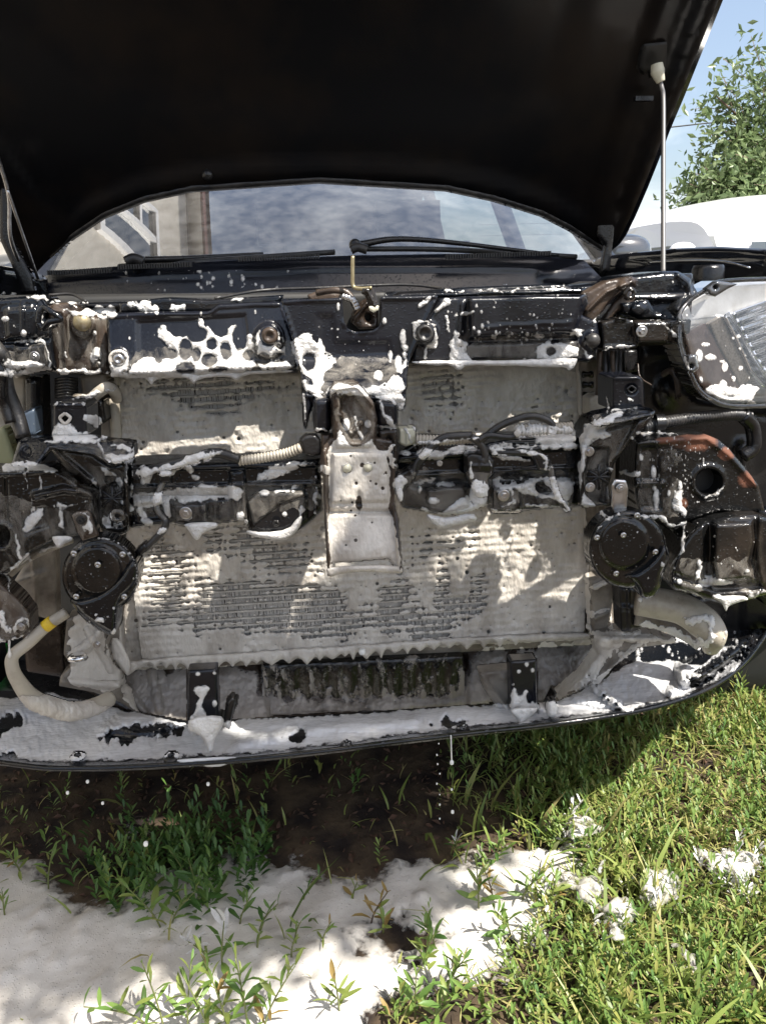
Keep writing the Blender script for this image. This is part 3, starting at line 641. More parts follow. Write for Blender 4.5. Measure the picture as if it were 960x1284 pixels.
# ---- upper tie bar and shields
tie = plate('upper_tie_bar', [(0, 376), (58, 372), (64, 380), (200, 377), (380, 374), (470, 366), (560, 364), (700, 360), (770, 352), (868, 342), (872, 395), (760, 400), (740, 450), (600, 452), (380, 462), (140, 470), (60, 466), (0, 470)], 1.15, M['black'], car, T=.05, r=5, roll=.02, step=4,
    rel=[rL([(60, 383), (250, 380)], 5, .012), rE(103, 405, 22, 26, -.02, .5), rE(103, 403, 14, 16, .018, .3)])
# lumps of bracketry seen along its top
plate('tie_bar_edge', [(385, 370), (396, 366), (440, 366), (440, 378), (388, 378)], 1.10, M['brown'], tie, T=.05, step=2)
plate('tie_bar_edge', [(488, 372), (500, 366), (540, 364), (592, 360), (700, 356), (735, 362), (730, 374), (500, 378)], 1.10, M['black'], tie, T=.06, step=2.5, rel=[rL([(500, 371), (730, 365)], 3, .01)])
plate('tie_bar_edge', [(150, 380), (205, 373), (262, 376), (355, 370), (350, 384), (262, 392), (150, 394)], 1.10, M['black'], tie, T=.06, step=2.5)
tube('bonnet_cable', [(270, 374, 1.14), (330, 364, 1.2), (400, 361, 1.2), (500, 357, 1.2), (548, 361, 1.18), (560, 368, 1.14)], .0022, M['rubber'], car)
tube('bonnet_cable', [(62, 370, 1.15), (90, 369, 1.15), (108, 378, 1.12)], .002, M['rubber'], car)
sh = plate('left_shield', [(134, 393), (190, 391), (262, 390), (274, 381), (345, 378), (353, 379), (379, 458), (372, 468), (335, 464), (240, 470), (160, 474), (140, 472), (136, 440)], lambda x, y: 1.075-.0002*(y-390), M['satin'], car, T=.012, r=2.5, roll=.004, step=2.5,
    rel=[rL([(136, 396), (262, 393), (275, 384), (350, 381)], 2.5, .004), rL([(150, 466), (370, 458)], 8, .012), rE(150, 455, 13, 20, .012, .35), rE(336, 428, 21, 26, .014, .3), rP([(170, 400), (310, 392), (318, 450), (172, 455)], -.004, 5)])
bolt(149, 451, 1.045, 7.5, sh, 'screw'); lathe('bolt_well', [(.008, 0), (.011, .004), (.013, .001)], M['foamd'], sh, P1(149, 451, 1.05), seg=18)
lathe('push_clip', [(0, .003), (.004, .003), (.006, .006), (.0095, .005), (.011, 0)], M['brown'], sh, P1(338, 421, 1.045), seg=20)
bolt(350, 433, 1.045, 3.2, sh, 'screw', 'rubber')
ctr = plate('latch_panel', [(352, 376), (400, 375), (429, 373), (431, 402), (436, 412), (444, 416), (466, 415), (475, 410), (477, 400), (477, 372), (510, 371), (549, 370), (530, 415), (512, 455), (509, 480), (508, 508), (502, 516), (495, 512), (450, 500), (410, 498), (396, 500), (388, 520), (384, 540), (380, 530), (378, 470), (366, 420)],
    lambda x, y: 1.045-.055*ss((y-448)/40), M['satin'], car, T=.012, r=2.5, roll=.004, step=2.5,
    rel=[rL([(353, 378), (430, 375), (431, 405), (440, 415), (468, 415), (477, 407), (478, 374), (546, 372)], 2.5, .004), rL([(355, 385), (383, 470), (386, 530)], 3, .005), rL([(545, 378), (511, 455), (508, 510)], 3, .005), rP([(395, 392), (420, 392), (425, 425), (490, 425), (495, 450), (400, 455)], -.003, 8), rL([(385, 497), (505, 500)], 3, .006)])
rs = plate('right_shield', [(516, 455), (520, 425), (532, 405), (552, 374), (586, 372), (700, 369), (735, 369), (737, 380), (729, 395), (748, 403), (752, 430), (738, 455), (716, 452), (620, 450), (560, 456)], lambda x, y: 1.06+0*x, M['satin'], car, T=.02, r=3, step=2.5,
    rel=[rP([(586, 371), (733, 369), (727, 396), (722, 418), (590, 424)], .022, 3), rL([(590, 428), (720, 424)], 5, -.01), rE(533, 418, 17, 18, .014, .3), rL([(580, 380), (575, 430)], 5, .006), rE(742, 427, 11, 13, .012, .4), rL([(610, 410), (715, 404)], 2, .003)])
lathe('rubber_plug', [(0, .001), (.006, .001), (.008, .006), (.0105, .005), (.012, 0)], M['rubber'], rs, P1(532, 418, 1.03), seg=22)
lathe('rubber_plug', [(0, .006), (.007, .006), (.0085, .003), (.010, 0)], M['rubber'], rs, P1(743, 427, 1.035), seg=18)
# opening behind the latch and the latch itself
plate('latch_recess', [(425, 368), (484, 366), (484, 420), (425, 420)], 1.085, M['dark'], car, T=.05, step=4)
la = plate('bonnet_latch', [(442, 392), (452, 378), (462, 372), (474, 384), (474, 412), (450, 413), (440, 404)], 1.055, M['brown'], car, T=.02, step=2, rel=[rL([(445, 400), (460, 380)], 4, .008), rE(465, 400, 6, 8, -.006)], holes=[(461, 398, 4, 5)])
plate('latch_plate', [(454, 361), (466, 358), (470, 366), (476, 384), (470, 390), (462, 386), (458, 372), (453, 368)], 1.03, M['grime'], la, T=.004, step=1.5, rel=[rL([(460, 364), (470, 384)], 3, .003)])
tube('safety_lever', [(442, 321, 1.04), (442, 345, 1.04), (443, 359, 1.04), (452, 362, 1.035), (466, 361, 1.03)], .0026, M['zinc'], la)
plate('lever_tip', [(462, 384), (475, 383), (474, 389), (468, 392), (463, 389)], 1.028, M['cream'], la, T=.003, step=1.5)
tube('latch_cable', [(397, 367, 1.07), (420, 364, 1.06), (436, 368, 1.06), (446, 384, 1.05)], .0045, M['brown'], la)
tube('latch_spring', [(430, 372, 1.05), (442, 376, 1.045), (448, 388, 1.045)], .005, M['steel'], la, corr=.004)

# ---- upper right corner: strut cover, arms, bolt bracket
blk = plate('strut_cover', [(762, 372), (768, 356), (780, 346), (830, 340), (850, 340), (866, 350), (870, 372), (868, 398), (850, 402), (770, 400)], 1.12, M['black'], car, T=.08, r=8, roll=.015, step=2.5,
    rel=[rL([(790, 374), (866, 372)], 3, .006), rL([(848, 344), (862, 356), (866, 396)], 3, .006), rP([(775, 378), (862, 376), (860, 396), (780, 398)], -.008, 4)])
arm = plate('hinge_arm', [(722, 384), (735, 366), (760, 352), (790, 346), (800, 350), (797, 360), (775, 365), (764, 378), (750, 396), (742, 405), (730, 398)], 1.07, M['brown'], car, T=.02, r=4, step=2, rel=[rL([(735, 390), (760, 366), (792, 353)], 4, .008), rE(781, 358, 8, 8, .008, .4)])
lathe('pivot', [(.003, .002), (.005, .006), (.009, .004), (.0095, 0)], M['grime'], arm, P1(788, 368, 1.06), seg=16)
plate('arm_link', [(755, 400), (768, 380), (786, 362), (797, 372), (790, 384), (772, 392), (758, 410)], 1.085, M['brown'], car, T=.02, r=4, step=2)
brk = plate('bolt_bracket', [(753, 404), (775, 398), (792, 401), (842, 402), (866, 400), (864, 418), (845, 424), (842, 432), (800, 434), (795, 438), (754, 439)], 1.06, M['grime'], car, T=.025, r=3, step=2.2, rel=[rP([(793, 402), (840, 402), (838, 430), (798, 432)], .012, 3), rL([(754, 436), (796, 434)], 2, .005), rE(778, 390, 14, 14, .01)])
bolt(803.5, 415.5, 1.04, 7.5, brk)
plate('side_bracket', [(778, 380), (812, 376), (824, 398), (800, 400), (780, 392)], 1.075, M['black'], car, T=.02, r=4, step=2, rel=[rE(800, 388, 12, 8, .008)])
for k in range(6): tube('loom_cable', [(752+k*5, 440, 1.10+.01*(k % 3)), (750+k*6+3*math.sin(k), 470, 1.1), (748+k*8, 500, 1.11), (742+k*12, 540, 1.14)], .0035, M['rubber'] if k % 3 else M['brown'], car)
plate('cable_duct', [(760, 440), (798, 438), (800, 466), (770, 470), (760, 462)], 1.13, M['plastic'], car, T=.04, step=3, rel=[rL([(768, 440), (770, 468)], 3, .01), rL([(782, 440), (784, 468)], 4, .014)])
plate('wash_bottle', [(738, 500), (745, 496), (756, 495), (763, 500), (764, 520), (738, 522)], 1.10, M['hose'], car, T=.03, r=4, step=2)
lathe('bottle_neck', [(0, .008), (.004, .008), (.0045, 0)], M['cream'], car, P1(759, 491, 1.08), seg=10)

# ---- headlamp
lp = [(846, 402), (850, 388), (862, 374), (884, 361), (902, 352), (940, 349), (1010, 346), (1120, 352), (1150, 400), (1120, 470), (1040, 508), (960, 511), (912, 511), (888, 502), (872, 486), (862, 462), (852, 430)]
def Yl(x, y): return 1.02+.00075*(x-850)-.00025*(y-400)
M['chromeh'] = mat('lamp_housing_chrome', (.78, .78, .78), .3, metal=.75, col2=(.6, .59, .57), nscale=30)
hl = plate('headlamp', lp, lambda x, y: Yl(x, y)+.085, M['chromeh'], car, T=.05, r=6, roll=.03, step=3,
    rel=[rP([(858, 418), (885, 405), (905, 430), (925, 470), (918, 495), (892, 492), (876, 478)], -.006, 3)])
plate('side_reflector', [(858, 418), (883, 405), (896, 425), (914, 458), (928, 486), (905, 500), (886, 494), (874, 476), (864, 445)], lambda x, y: Yl(x, y)+.045, M['amber'], hl, T=.01, step=2.2, r=3, rel=[rE(886, 418, 3, 5, .004), rP([(858, 418), (883, 405), (890, 418), (866, 432)], -.004, 2)])
plate('reflector_strip', [(888, 406), (905, 396), (926, 430), (946, 468), (938, 478), (926, 484), (912, 456), (898, 430)], lambda x, y: Yl(x, y)+.040, M['mesh'], hl, T=.01, step=2.2, r=3)
plate('lamp_bezel', [(905, 396), (914, 390), (926, 410), (944, 445), (960, 470), (1010, 490), (1010, 500), (955, 486), (938, 466), (922, 430)], lambda x, y: Yl(x, y)+.03, M['chrome'], hl, T=.02, step=2.2, r=3, roll=.008)
bw = plate('lamp_bowl', [(915, 392), (990, 366), (1100, 365), (1120, 420), (1080, 470), (1010, 488), (962, 472), (944, 446), (928, 414)], lambda x, y: Yl(x, y)+.06+.03*np.exp(-((x-1030)**2+(y-425)**2)/6000.), M['chrome'], hl, T=.02, step=2.5, r=3,
    rel=[(lambda X, Y: .0022*np.sin((Y+.35*X)*.52))])
def Ylens(x, y):
    return Yl(x, y)+.012
plate('lens', lp, Ylens, M['lens'], hl, T=.055, r=16, roll=.05, step=2.6, rel=[rL([(853, 404), (859, 430), (872, 470), (888, 494), (912, 503), (1010, 501)], 4, .005), rL([(853, 402), (862, 384), (905, 362), (1000, 356)], 3, .004)])
tube('lens_rim', [(852, 405, 1.045), (852, 430, 1.04), (864, 466, 1.035), (876, 489, 1.035), (893, 502, 1.035), (915, 509, 1.05), (960, 509, 1.08), (1040, 506, 1.14)], .0035, M['lens'], hl)
tube('lens_rim', [(852, 405, 1.045), (853, 390, 1.05), (866, 375, 1.06), (890, 361, 1.08), (906, 353, 1.09), (960, 350, 1.13), (1060, 350, 1.2)], .0035, M['lens'], hl)
tab = plate('lamp_tab', [(884, 362), (898, 352), (925, 356), (912, 362), (896, 372), (889, 370)], 1.05, M['silver'], hl, T=.01, r=2, step=1.6, holes=[(896, 360, 2.5, 2.2)])
plate('lamp_tab', [(862, 446), (872, 444), (876, 462), (868, 468), (860, 464)], 1.015, M['silver'], hl, T=.01, r=2, step=1.6, holes=[(866, 459, 2.5, 2.5)])
lathe('bulb_cover', [(.001, .03), (.02, .028), (.028, .01), (.03, 0)], M['chrome'], bw, P1(1035, 425, 1.21), seg=20, reg=False)

# ---- dark pocket under the headlamp
plate('pocket_panel', [(800, 420), (850, 420), (870, 500), (960, 520), (1060, 520), (1060, 760), (960, 760), (800, 560)], 1.22, M['plastic'], car, T=.03, step=6, rel=[rE(840, 490, 24, 30, .02, .9), rL([(810, 445), (860, 440)], 6, .01), rL([(930, 560), (940, 700)], 12, .02)])
tube('corrugated_conduit', [(806, 537, 1.03), (830, 530, 1.04), (870, 524, 1.06), (915, 520, 1.08), (938, 522, 1.1)], .0088, M['rubber'], car, corr=.005, seg=12, reg=True)
tube('conduit_elbow', [(930, 520, 1.09), (942, 535, 1.1), (944, 560, 1.1), (930, 572, 1.1)], .011, M['plastic'], car, seg=12)
lathe('conduit_clip', [(.013, -.006), (.013, .006)], M['plastic'], car, P1(826, 531, 1.03), rot=Matrix.Rotation(1.45, 3, 'Z'), seg=16)
tube('thin_wire', [(799, 456, 1.05), (802, 473, 1.04), (816, 483, 1.04)], .0012, M['brown'], car)
tube('thin_wire', [(830, 470, 1.15), (840, 465, 1.14), (848, 475, 1.13), (850, 500, 1.13)], .005, M['brown'], car)

# ---- right bumper carrier: rusted plate with a hole, lower pressings
rp_ = plate('crash_bracket', [(796, 552), (830, 548), (885, 545), (900, 551), (914, 563), (938, 592), (950, 608), (958, 640), (940, 645), (900, 642), (860, 655), (845, 670), (830, 655), (800, 648), (793, 610)], .985, M['rust'], car, T=.05, r=4, roll=.01, step=2.5, holes=[(888, 604, 16, 16)],
    rel=[rE(888, 604, 24, 24, .005, .2), rL([(800, 556), (885, 550), (912, 570), (948, 610)], 4, .004), rL([(800, 606), (830, 606)], 5, .006), rP([(800, 560), (826, 558), (830, 640), (802, 640)], -.006, 4)])
plate('bracket_well', [(868, 584), (908, 584), (908, 624), (868, 624)], 1.01, M['dark'], rp_, T=.01, step=4)
plate('crash_pressing', [(838, 718), (848, 690), (868, 662), (888, 650), (945, 642), (960, 648), (975, 650), (975, 745), (960, 745), (930, 755), (905, 757), (885, 752), (862, 742), (840, 740)], .955, M['grime'], car, T=.06, r=6, roll=.02, step=2.5, sm=1,
    rel=[rL([(888, 656), (890, 690), (886, 730)], 8, -.01), rP([(892, 652), (945, 650), (948, 680), (942, 705), (948, 728), (895, 735), (888, 700)], .014, 8), rL([(842, 722), (900, 738), (955, 735)], 6, -.008), rL([(952, 650), (950, 700), (956, 735)], 4, .008)])
plate('crash_wedge', [(830, 690), (850, 670), (870, 655), (858, 690), (842, 712), (832, 715)], 1.0, M['plastic'], car, T=.04, step=2.5)
plate('outer_stay', [(938, 650), (972, 630), (972, 756), (948, 745), (955, 700)], 1.03, M['black'], car, T=.05, r=6, step=4, sm=1)
cp = plate('carrier_post', [(728, 566), (736, 540), (744, 528), (758, 522), (800, 514), (820, 516), (818, 524), (800, 545), (788, 556), (770, 580), (762, 610), (768, 634), (728, 636), (724, 600)], .975, M['grime'], car, T=.05, r=4, roll=.012, step=2.2,
    rel=[rL([(731, 560), (728, 634)], 3, .010), rP([(734, 560), (764, 560), (760, 632), (734, 632)], -.012, 3), rL([(748, 540), (812, 519)], 6, -.008), rL([(775, 575), (800, 530)], 5, .010)])
for a, b in (((738, 590), (762, 606)), ((738, 606), (762, 590)), ((736, 598), (764, 598)), ((750, 582), (750, 614))): tube('rib', [(*a, .972), (*b, .972)], .0018, M['plastic'], cp, n=3)
bolt(738, 566, .968, 6.5, cp); bolt(739, 611, .968, 6.5, cp)
shf = plate('sensor_shelf', [(740, 520), (768, 512), (800, 510), (822, 514), (818, 521), (780, 530), (745, 534)], lambda x, y: .965-.002*(y-512), M['black'], cp, T=.015, r=3, step=2, rel=[rL([(745, 531), (815, 520)], 2, .003)])
sb = plate('stop_block', [(766, 476), (770, 471), (800, 471), (806, 476), (808, 512), (766, 514)], .985, M['satin'], car, T=.05, r=4, roll=.012, step=2, holes=[(791, 488, 4.5, 4.5)], rel=[rL([(768, 474), (804, 474)], 3, .004)])
tube('drip_gasket', [(791, 483.5, .983), (796, 488, .983), (791, 492.5, .983), (786, 488, .983), (791, 483.5, .983)], .0015, M['plastic'], sb)
nt_ = plate('horn_stay', [(766, 608), (770, 601), (784, 602), (787, 612), (785, 640), (780, 652), (768, 648)], .945, M['steel'], car, T=.004, r=2, step=1.6)
bolt(777, 612, .942, 6, nt_)

# ---- bumper beam: left and right halves
bl = plate('bumper_beam', [(160, 584), (168, 581), (300, 578), (402, 574), (404, 640), (392, 652), (372, 668), (350, 674), (312, 668), (306, 652), (280, 655), (240, 662), (216, 656), (164, 662)], lambda x, y: 1.0+0*x, M['black'], car, T=.05, r=4, roll=.015, step=2.2,
    rel=[rL([(165, 588), (400, 582)], 5, .008), rL([(165, 622), (285, 620)], 8, -.010), rL([(165, 612), (400, 606)], 3, .007), rP([(216, 631), (260, 630), (262, 658), (218, 660)], .014, 2.5), rP([(286, 590), (308, 587), (312, 658), (290, 656)], .016, 3), rP([(312, 624), (386, 620), (384, 650), (366, 668), (330, 672), (316, 664)], .012, 3), rL([(395, 580), (396, 640)], 3, .006), rP([(174, 628), (206, 627), (208, 652), (176, 655)], -.008, 4)])
bolt(233, 643, .978, 8, bl); bolt(346, 656, .98, 5, bl, 'screw', 'grime'); bolt(254, 642, .982, 3, bl, 'screw', 'grime')
br = plate('bumper_beam', [(497, 568), (520, 552), (560, 553), (600, 556), (640, 550), (722, 548), (726, 580), (724, 634), (700, 636), (655, 640), (650, 643), (616, 643), (614, 632), (590, 640), (556, 646), (530, 640), (504, 636), (496, 610)], lambda x, y: 1.0+0*x, M['black'], car, T=.05, r=4, roll=.015, step=2.2,
    rel=[rL([(500, 575), (722, 560)], 5, .008), rL([(520, 606), (720, 598)], 8, -.010), rL([(520, 596), (720, 586)], 3, .007), rP([(615, 610), (654, 608), (654, 641), (616, 642)], .014, 2.5), rP([(533, 612), (582, 608), (588, 634), (556, 644), (536, 638)], .010, 3), rP([(582, 556), (612, 556), (612, 606), (586, 606)], .008, 3), rP([(668, 604), (700, 602), (700, 622), (672, 624)], -.01, 4)])
bolt(631, 621, .978, 8, br); bolt(551, 581, .992, 4, br, 'screw', 'foamd')
plate('dark_slot', [(310, 630), (322, 618), (380, 616), (384, 622), (352, 632), (318, 660)], .984, M['plastic'], bl, T=.01, step=2.2)

# ---- centre stay
st = plate('centre_stay', [(404, 560), (414, 548), (470, 548), (492, 552), (495, 590), (494, 630), (499, 650), (504, 714), (500, 719), (494, 714), (488, 700), (420, 706), (416, 722), (411, 722), (409, 690), (407, 640), (405, 600)], lambda x, y: .955-.02*ss((y-640)/60), M['brown'], car, T=.03, r=3, roll=.008, step=2.2,
    rel=[rL([(406, 565), (409, 640), (413, 720)], 3.5, .012), rL([(494, 560), (496, 640), (502, 715)], 3.5, .012), rP([(416, 566), (486, 566), (488, 630), (414, 632)], .006, 4), rE(450, 625, 5, 12, -.004, .5), rL([(414, 642), (490, 642)], 6, -.008)])
for p in ((435, 587), (461, 586)): lathe('rivet', [(0, .004), (.003, .0035), (.005, .001), (.006, 0)], M['cream'], st, P1(p[0], p[1], .946), seg=14)
cap = plate('stay_cap', [(414, 490), (420, 482), (445, 480), (452, 484), (468, 504), (473, 525), (472, 555), (462, 562), (422, 562), (416, 540)], .945, M['brown'], st, T=.05, r=5, roll=.016, step=2,
    rel=[rP([(424, 498), (440, 490), (462, 515), (466, 540), (455, 556), (440, 556), (424, 530)], -.010, 5), rL([(428, 520), (440, 545), (452, 530)], 4, .009), rL([(418, 488), (448, 484), (470, 512)], 3, .005)])
for (q, mm) in (([(392, 502), (397, 499), (412, 499), (415, 503), (415, 538), (410, 543), (397, 543), (393, 538)], 'satin'), ([(470, 503), (478, 501), (494, 502), (498, 508), (498, 532), (494, 536), (476, 537), (471, 530)], 'satin')):
    c_ = plate('stay_bush', q, .965, M[mm], st, T=.05, r=7, roll=.014, step=2, reg=True)
plate('stay_side', [(403, 545), (414, 545), (414, 575), (411, 600), (402, 596), (402, 570)], .962, M['brown'], st, T=.03, step=2)
plate('stay_side', [(474, 540), (498, 538), (500, 580), (492, 590), (476, 585)], .962, M['grime'], st, T=.03, step=2, rel=[rE(487, 560, 6, 18, -.006, .5)])

# ---- horns
def horn(cx, cy, r, mouth, Y, screws, parent):
    th = np.linspace(0, 2*math.pi, 40)
    h = plate('horn', [(cx+r*math.cos(a), cy+r*math.sin(a)) for a in th[:-1]], Y, M['grime'], parent, T=.022, r=7, roll=.012, step=2, rel=[rE(cx-4, cy-6, r*.68, r*.68, .006, .18)])
    plate('trumpet', mouth, Y-.008, M['black'], h, T=.03, r=9, roll=.018, step=2, sm=2)
    for s in screws: bolt(s[0], s[1], Y-.005 if (s[0]-cx)**2+(s[1]-cy)**2 > (r*.6)**2 else Y-.010, 4.2, h, 'screw')
    return h
h1 = horn(126, 721, 48, [(84, 748), (100, 752), (128, 742), (150, 722), (162, 700), (172, 700), (176, 720), (168, 738), (152, 752), (148, 766), (147, 788), (143, 797), (134, 795), (118, 785), (98, 770)], .935, [(93, 694), (154, 695), (123, 708), (96, 748), (156, 748)], car)
h2 = horn(786, 688, 49, [(752, 706), (772, 722), (800, 716), (822, 696), (830, 680), (838, 688), (838, 704), (830, 722), (826, 744), (812, 752), (801, 748), (798, 736), (786, 724), (770, 720), (756, 714)], .925, [(798, 646), (748, 674), (781, 671), (821, 692), (772, 719)], car)
s1 = plate('horn_stay', [(90, 646), (96, 642), (110, 641), (114, 646), (124, 672), (104, 678), (98, 668)], .925, M['brown'], car, T=.004, r=2, step=1.6); bolt(102, 652, .92, 6, s1, 'bolt', 'grime')

# ---- left cluster
a = plate('left_side_panel', [(-60, 378), (0, 374), (50, 370), (60, 384), (58, 400), (66, 408), (68, 440), (72, 462), (0, 474), (-60, 480)], 1.09, M['black'], car, T=.04, r=5, roll=.015, step=2.5, rel=[rP([(4, 386), (48, 382), (52, 400), (46, 424), (8, 426)], .008, 5), rL([(2, 430), (60, 424)], 4, -.008), rP([(18, 434), (56, 430), (58, 462), (20, 464)], .010, 3), rL([(28, 380), (30, 428)], 3, .004)])
bolt(44, 447, 1.068, 6, a, m='steel')
tube('bracket_loop', [(48, 405, 1.06), (50, 392, 1.06), (56, 386, 1.06), (66, 392, 1.055), (76, 400, 1.055), (62, 404, 1.055), (54, 412, 1.06), (48, 405, 1.06)], .004, M['black'], a)
a = plate('brown_corner', [(58, 386), (70, 380), (92, 379), (110, 392), (133, 398), (136, 430), (138, 468), (72, 470), (66, 440), (62, 405)], 1.10, M['brown'], car, T=.03, r=4, step=2.5, rel=[rE(104, 406, 17, 20, .008, .2), rL([(62, 388), (80, 392), (84, 468)], 5, .008), rL([(120, 400), (122, 460)], 4, .006)])
lathe('round_plug', [(0, .007), (.009, .006), (.012, 0)], M['zinc'], a, P1(103, 404, 1.085), seg=20)
for k in range(7): tube('coil_turn', [(70, 476+k*3.7, 1.13), (84, 474+k*3.7, 1.115), (97, 476+k*3.7, 1.13)], .0022, M['rubber'], car, n=3)
tube('cooler_hose', [(96, 500, 1.12), (112, 501, 1.10), (124, 492, 1.09), (134, 486, 1.09), (143, 490, 1.10), (147, 500, 1.12)], .0078, M['hose'], car, reg=True, seg=12)
plate('pocket_block', [(100, 470), (132, 468), (136, 480), (120, 500), (104, 494)], 1.15, M['dirt'], car, T=.04, step=3)
plate('pocket_block', [(108, 500), (130, 500), (134, 530), (110, 536)], 1.12, M['grime'], car, T=.04, step=3, rel=[rE(118, 528, 5, 5, .006)])
plate('pocket_plate', [(14, 470), (34, 470), (34, 520), (20, 550), (-10, 560), (-10, 480)], 1.2, M['hose'], car, T=.02, step=4)
plate('pocket_plate', [(0, 535), (8, 536), (22, 580), (0, 586), (-20, 570)], 1.16, mat('olive_sheet', (.30, .30, .17), .5), car, T=.02, step=4)
tube('harness', [(-10, 430, 1.02), (2, 445, 1.02), (6, 465, 1.03), (10, 490, 1.03), (22, 520, 1.03), (30, 548, 1.02)], .009, M['rubber'], car, reg=True)
tube('harness', [(-10, 450, 1.0), (2, 470, 1.0), (4, 500, 1.02), (14, 530, 1.02)], .007, M['plastic'], car, reg=True)
plate('dark_post', [(32, 474), (52, 472), (54, 560), (34, 560)], 1.14, M['plastic'], car, T=.04, step=4, rel=[rL([(43, 476), (44, 558)], 4, .01)])
plate('blue_connector', [(29, 516), (44, 512), (46, 546), (27, 548)], 1.10, mat('slate_plastic', (.06, .08, .11), .3), car, T=.03, step=2.5, r=3)
sb = plate('stop_block', [(66, 510), (70, 504), (104, 504), (110, 510), (111, 546), (66, 548)], .985, M['satin'], car, T=.05, r=4, roll=.012, step=2, holes=[(82, 524.5, 5, 5)], rel=[rL([(68, 508), (107, 508)], 3, .004)])
tube('drip_gasket', [(82, 518, .982), (88.5, 524, .982), (82, 531, .982), (75.5, 524, .982), (82, 518, .982)], .002, M['foamd'], sb)
shf = plate('sensor_shelf', [(24, 552), (54, 548), (60, 550), (110, 548), (135, 552), (158, 554), (168, 556), (169, 572), (152, 580), (136, 582), (118, 570), (64, 562), (48, 583), (14, 584)], lambda x, y: .97-.0012*(y-550), M['black'], car, T=.02, r=3, step=2, rel=[rL([(64, 558), (118, 566), (140, 578)], 3, -.006), rE(34, 566, 8, 8, -.006, .4), rE(160, 564, 7, 6, .004, .4)])
cp = plate('carrier_post', [(60, 560), (116, 568), (140, 584), (158, 578), (162, 600), (164, 650), (160, 668), (150, 672), (128, 666), (122, 650), (124, 610), (110, 606), (84, 590)], .985, M['grime'], car, T=.05, r=4, roll=.012, step=2.2,
    rel=[rL([(158, 580), (161, 664)], 3, .012), rP([(126, 612), (154, 600), (154, 662), (130, 660)], -.012, 3), rL([(70, 566), (118, 606)], 4, .010), rE(142, 600, 12, 12, -.01, .4)])
for a_, b_ in (((128, 615), (154, 635)), ((128, 635), (154, 615)), ((141, 608), (141, 660)), ((126, 625), (156, 625))): tube('rib', [(*a_, .982), (*b_, .982)], .0018, M['plastic'], cp, n=3)
lathe('hole_ring', [(.003, .004), (.006, .006), (.009, .004), (.010, 0)], M['grime'], cp, P1(148, 646, .97), seg=16)
a = plate('crash_bracket', [(-60, 590), (0, 592), (60, 588), (74, 592), (96, 600), (116, 618), (124, 650), (120, 668), (98, 672), (70, 678), (40, 692), (20, 712), (8, 722), (0, 716), (-60, 730)], .975, M['grime'], car, T=.05, r=4, roll=.012, step=2.5, holes=[(2, 672, 11, 13)],
    rel=[rL([(-10, 594), (70, 592), (118, 625)], 4, .006), rL([(44, 622), (80, 614), (122, 620)], 7, .010), rL([(8, 600), (10, 660)], 3, -.006), rE(2, 672, 16, 19, .008, .25), rP([(24, 640), (60, 632), (64, 660), (30, 672)], -.006, 4)])
tube('wheelhouse_strut', [(12, 720, 1.05), (36, 700, 1.04), (60, 688, 1.03), (90, 676, 1.03)], .006, M['hose'], car, reg=True)
a = plate('lower_stay', [(-40, 728), (0, 730), (24, 752), (38, 770), (40, 790), (26, 800), (0, 806), (-40, 806)], .97, M['brown'], car, T=.03, r=4, step=2.2, rel=[rE(26, 786, 12, 12, .006, .3)])
bolt(27, 786, .96, 5, a, m='steel')
plate('inner_skin', [(36, 700), (70, 688), (72, 780), (40, 770), (14, 735)], 1.10, M['dirt'], car, T=.02, step=3, rel=[rL([(20, 730), (55, 718)], 4, .01), rL([(42, 690), (46, 770)], 4, .008)])
plate('inner_skin', [(28, 795), (76, 772), (84, 850), (60, 846), (34, 842)], 1.14, M['brown'], car, T=.02, step=3)
hs = tube('washer_hose', [(84, 768, .99), (60, 784, .98), (36, 806, .975), (17, 822, .97), (16, 838, .97), (24, 855, .98), (40, 875, 1.0), (64, 886, 1.02), (92, 892, 1.04), (118, 886, 1.07), (138, 876, 1.1)], [.0075, .0078, .008, .0082, .0085, .010, .0125, .013, .013, .013, .012], M['hose'], car, reg=True, seg=14)
tube('hose_sticker', [(66, 779, .98), (57, 786, .979)], .0085, M['yellow'], hs, seg=14, n=4)
tube('intake_hose', [(798, 752, 1.06), (826, 757, 1.05), (855, 764, 1.04), (880, 780, 1.02), (892, 796, 1.01), (890, 814, 1.02)], [.024, .024, .024, .025, .022, .012], M['hose'], car, reg=True, seg=18)
tube('intake_hose', [(796, 770, 1.10), (828, 776, 1.09), (858, 792, 1.07), (876, 812, 1.05)], [.018, .018, .014, .006], M['dirt'], car, reg=True, seg=14)

# ---- looms over the beam
tube('corrugated_conduit', [(300, 578, .985), (330, 574, .98), (360, 568, .975), (378, 561, .97)], .0068, M['hose'], car, corr=.0042, seg=12, reg=True)
lc = plate('loom_clip', [(376, 552), (382, 546), (396, 545), (402, 552), (402, 570), (392, 573), (380, 570)], .965, M['plastic'], car, T=.01, r=3, step=1.6)
tube('loom_cable', [(168, 596, .985), (200, 586, .98), (240, 576, .975), (270, 568, .975), (300, 576, .98)], .006, M['rubber'], car, reg=True)
tube('loom_cable', [(205, 602, .975), (198, 622, .97), (198, 640, .965), (208, 655, .96), (200, 670, .96), (180, 690, .96)], .0042, M['rubber'], car, reg=True)
plate('plug', R(200, 593, 214, 605), .965, M['plastic'], car, T=.012, r=2, step=1.6)
plate('plug', [(170, 690), (182, 680), (186, 688), (176, 698)], .955, M['plastic'], car, T=.012, r=2, step=1.6)
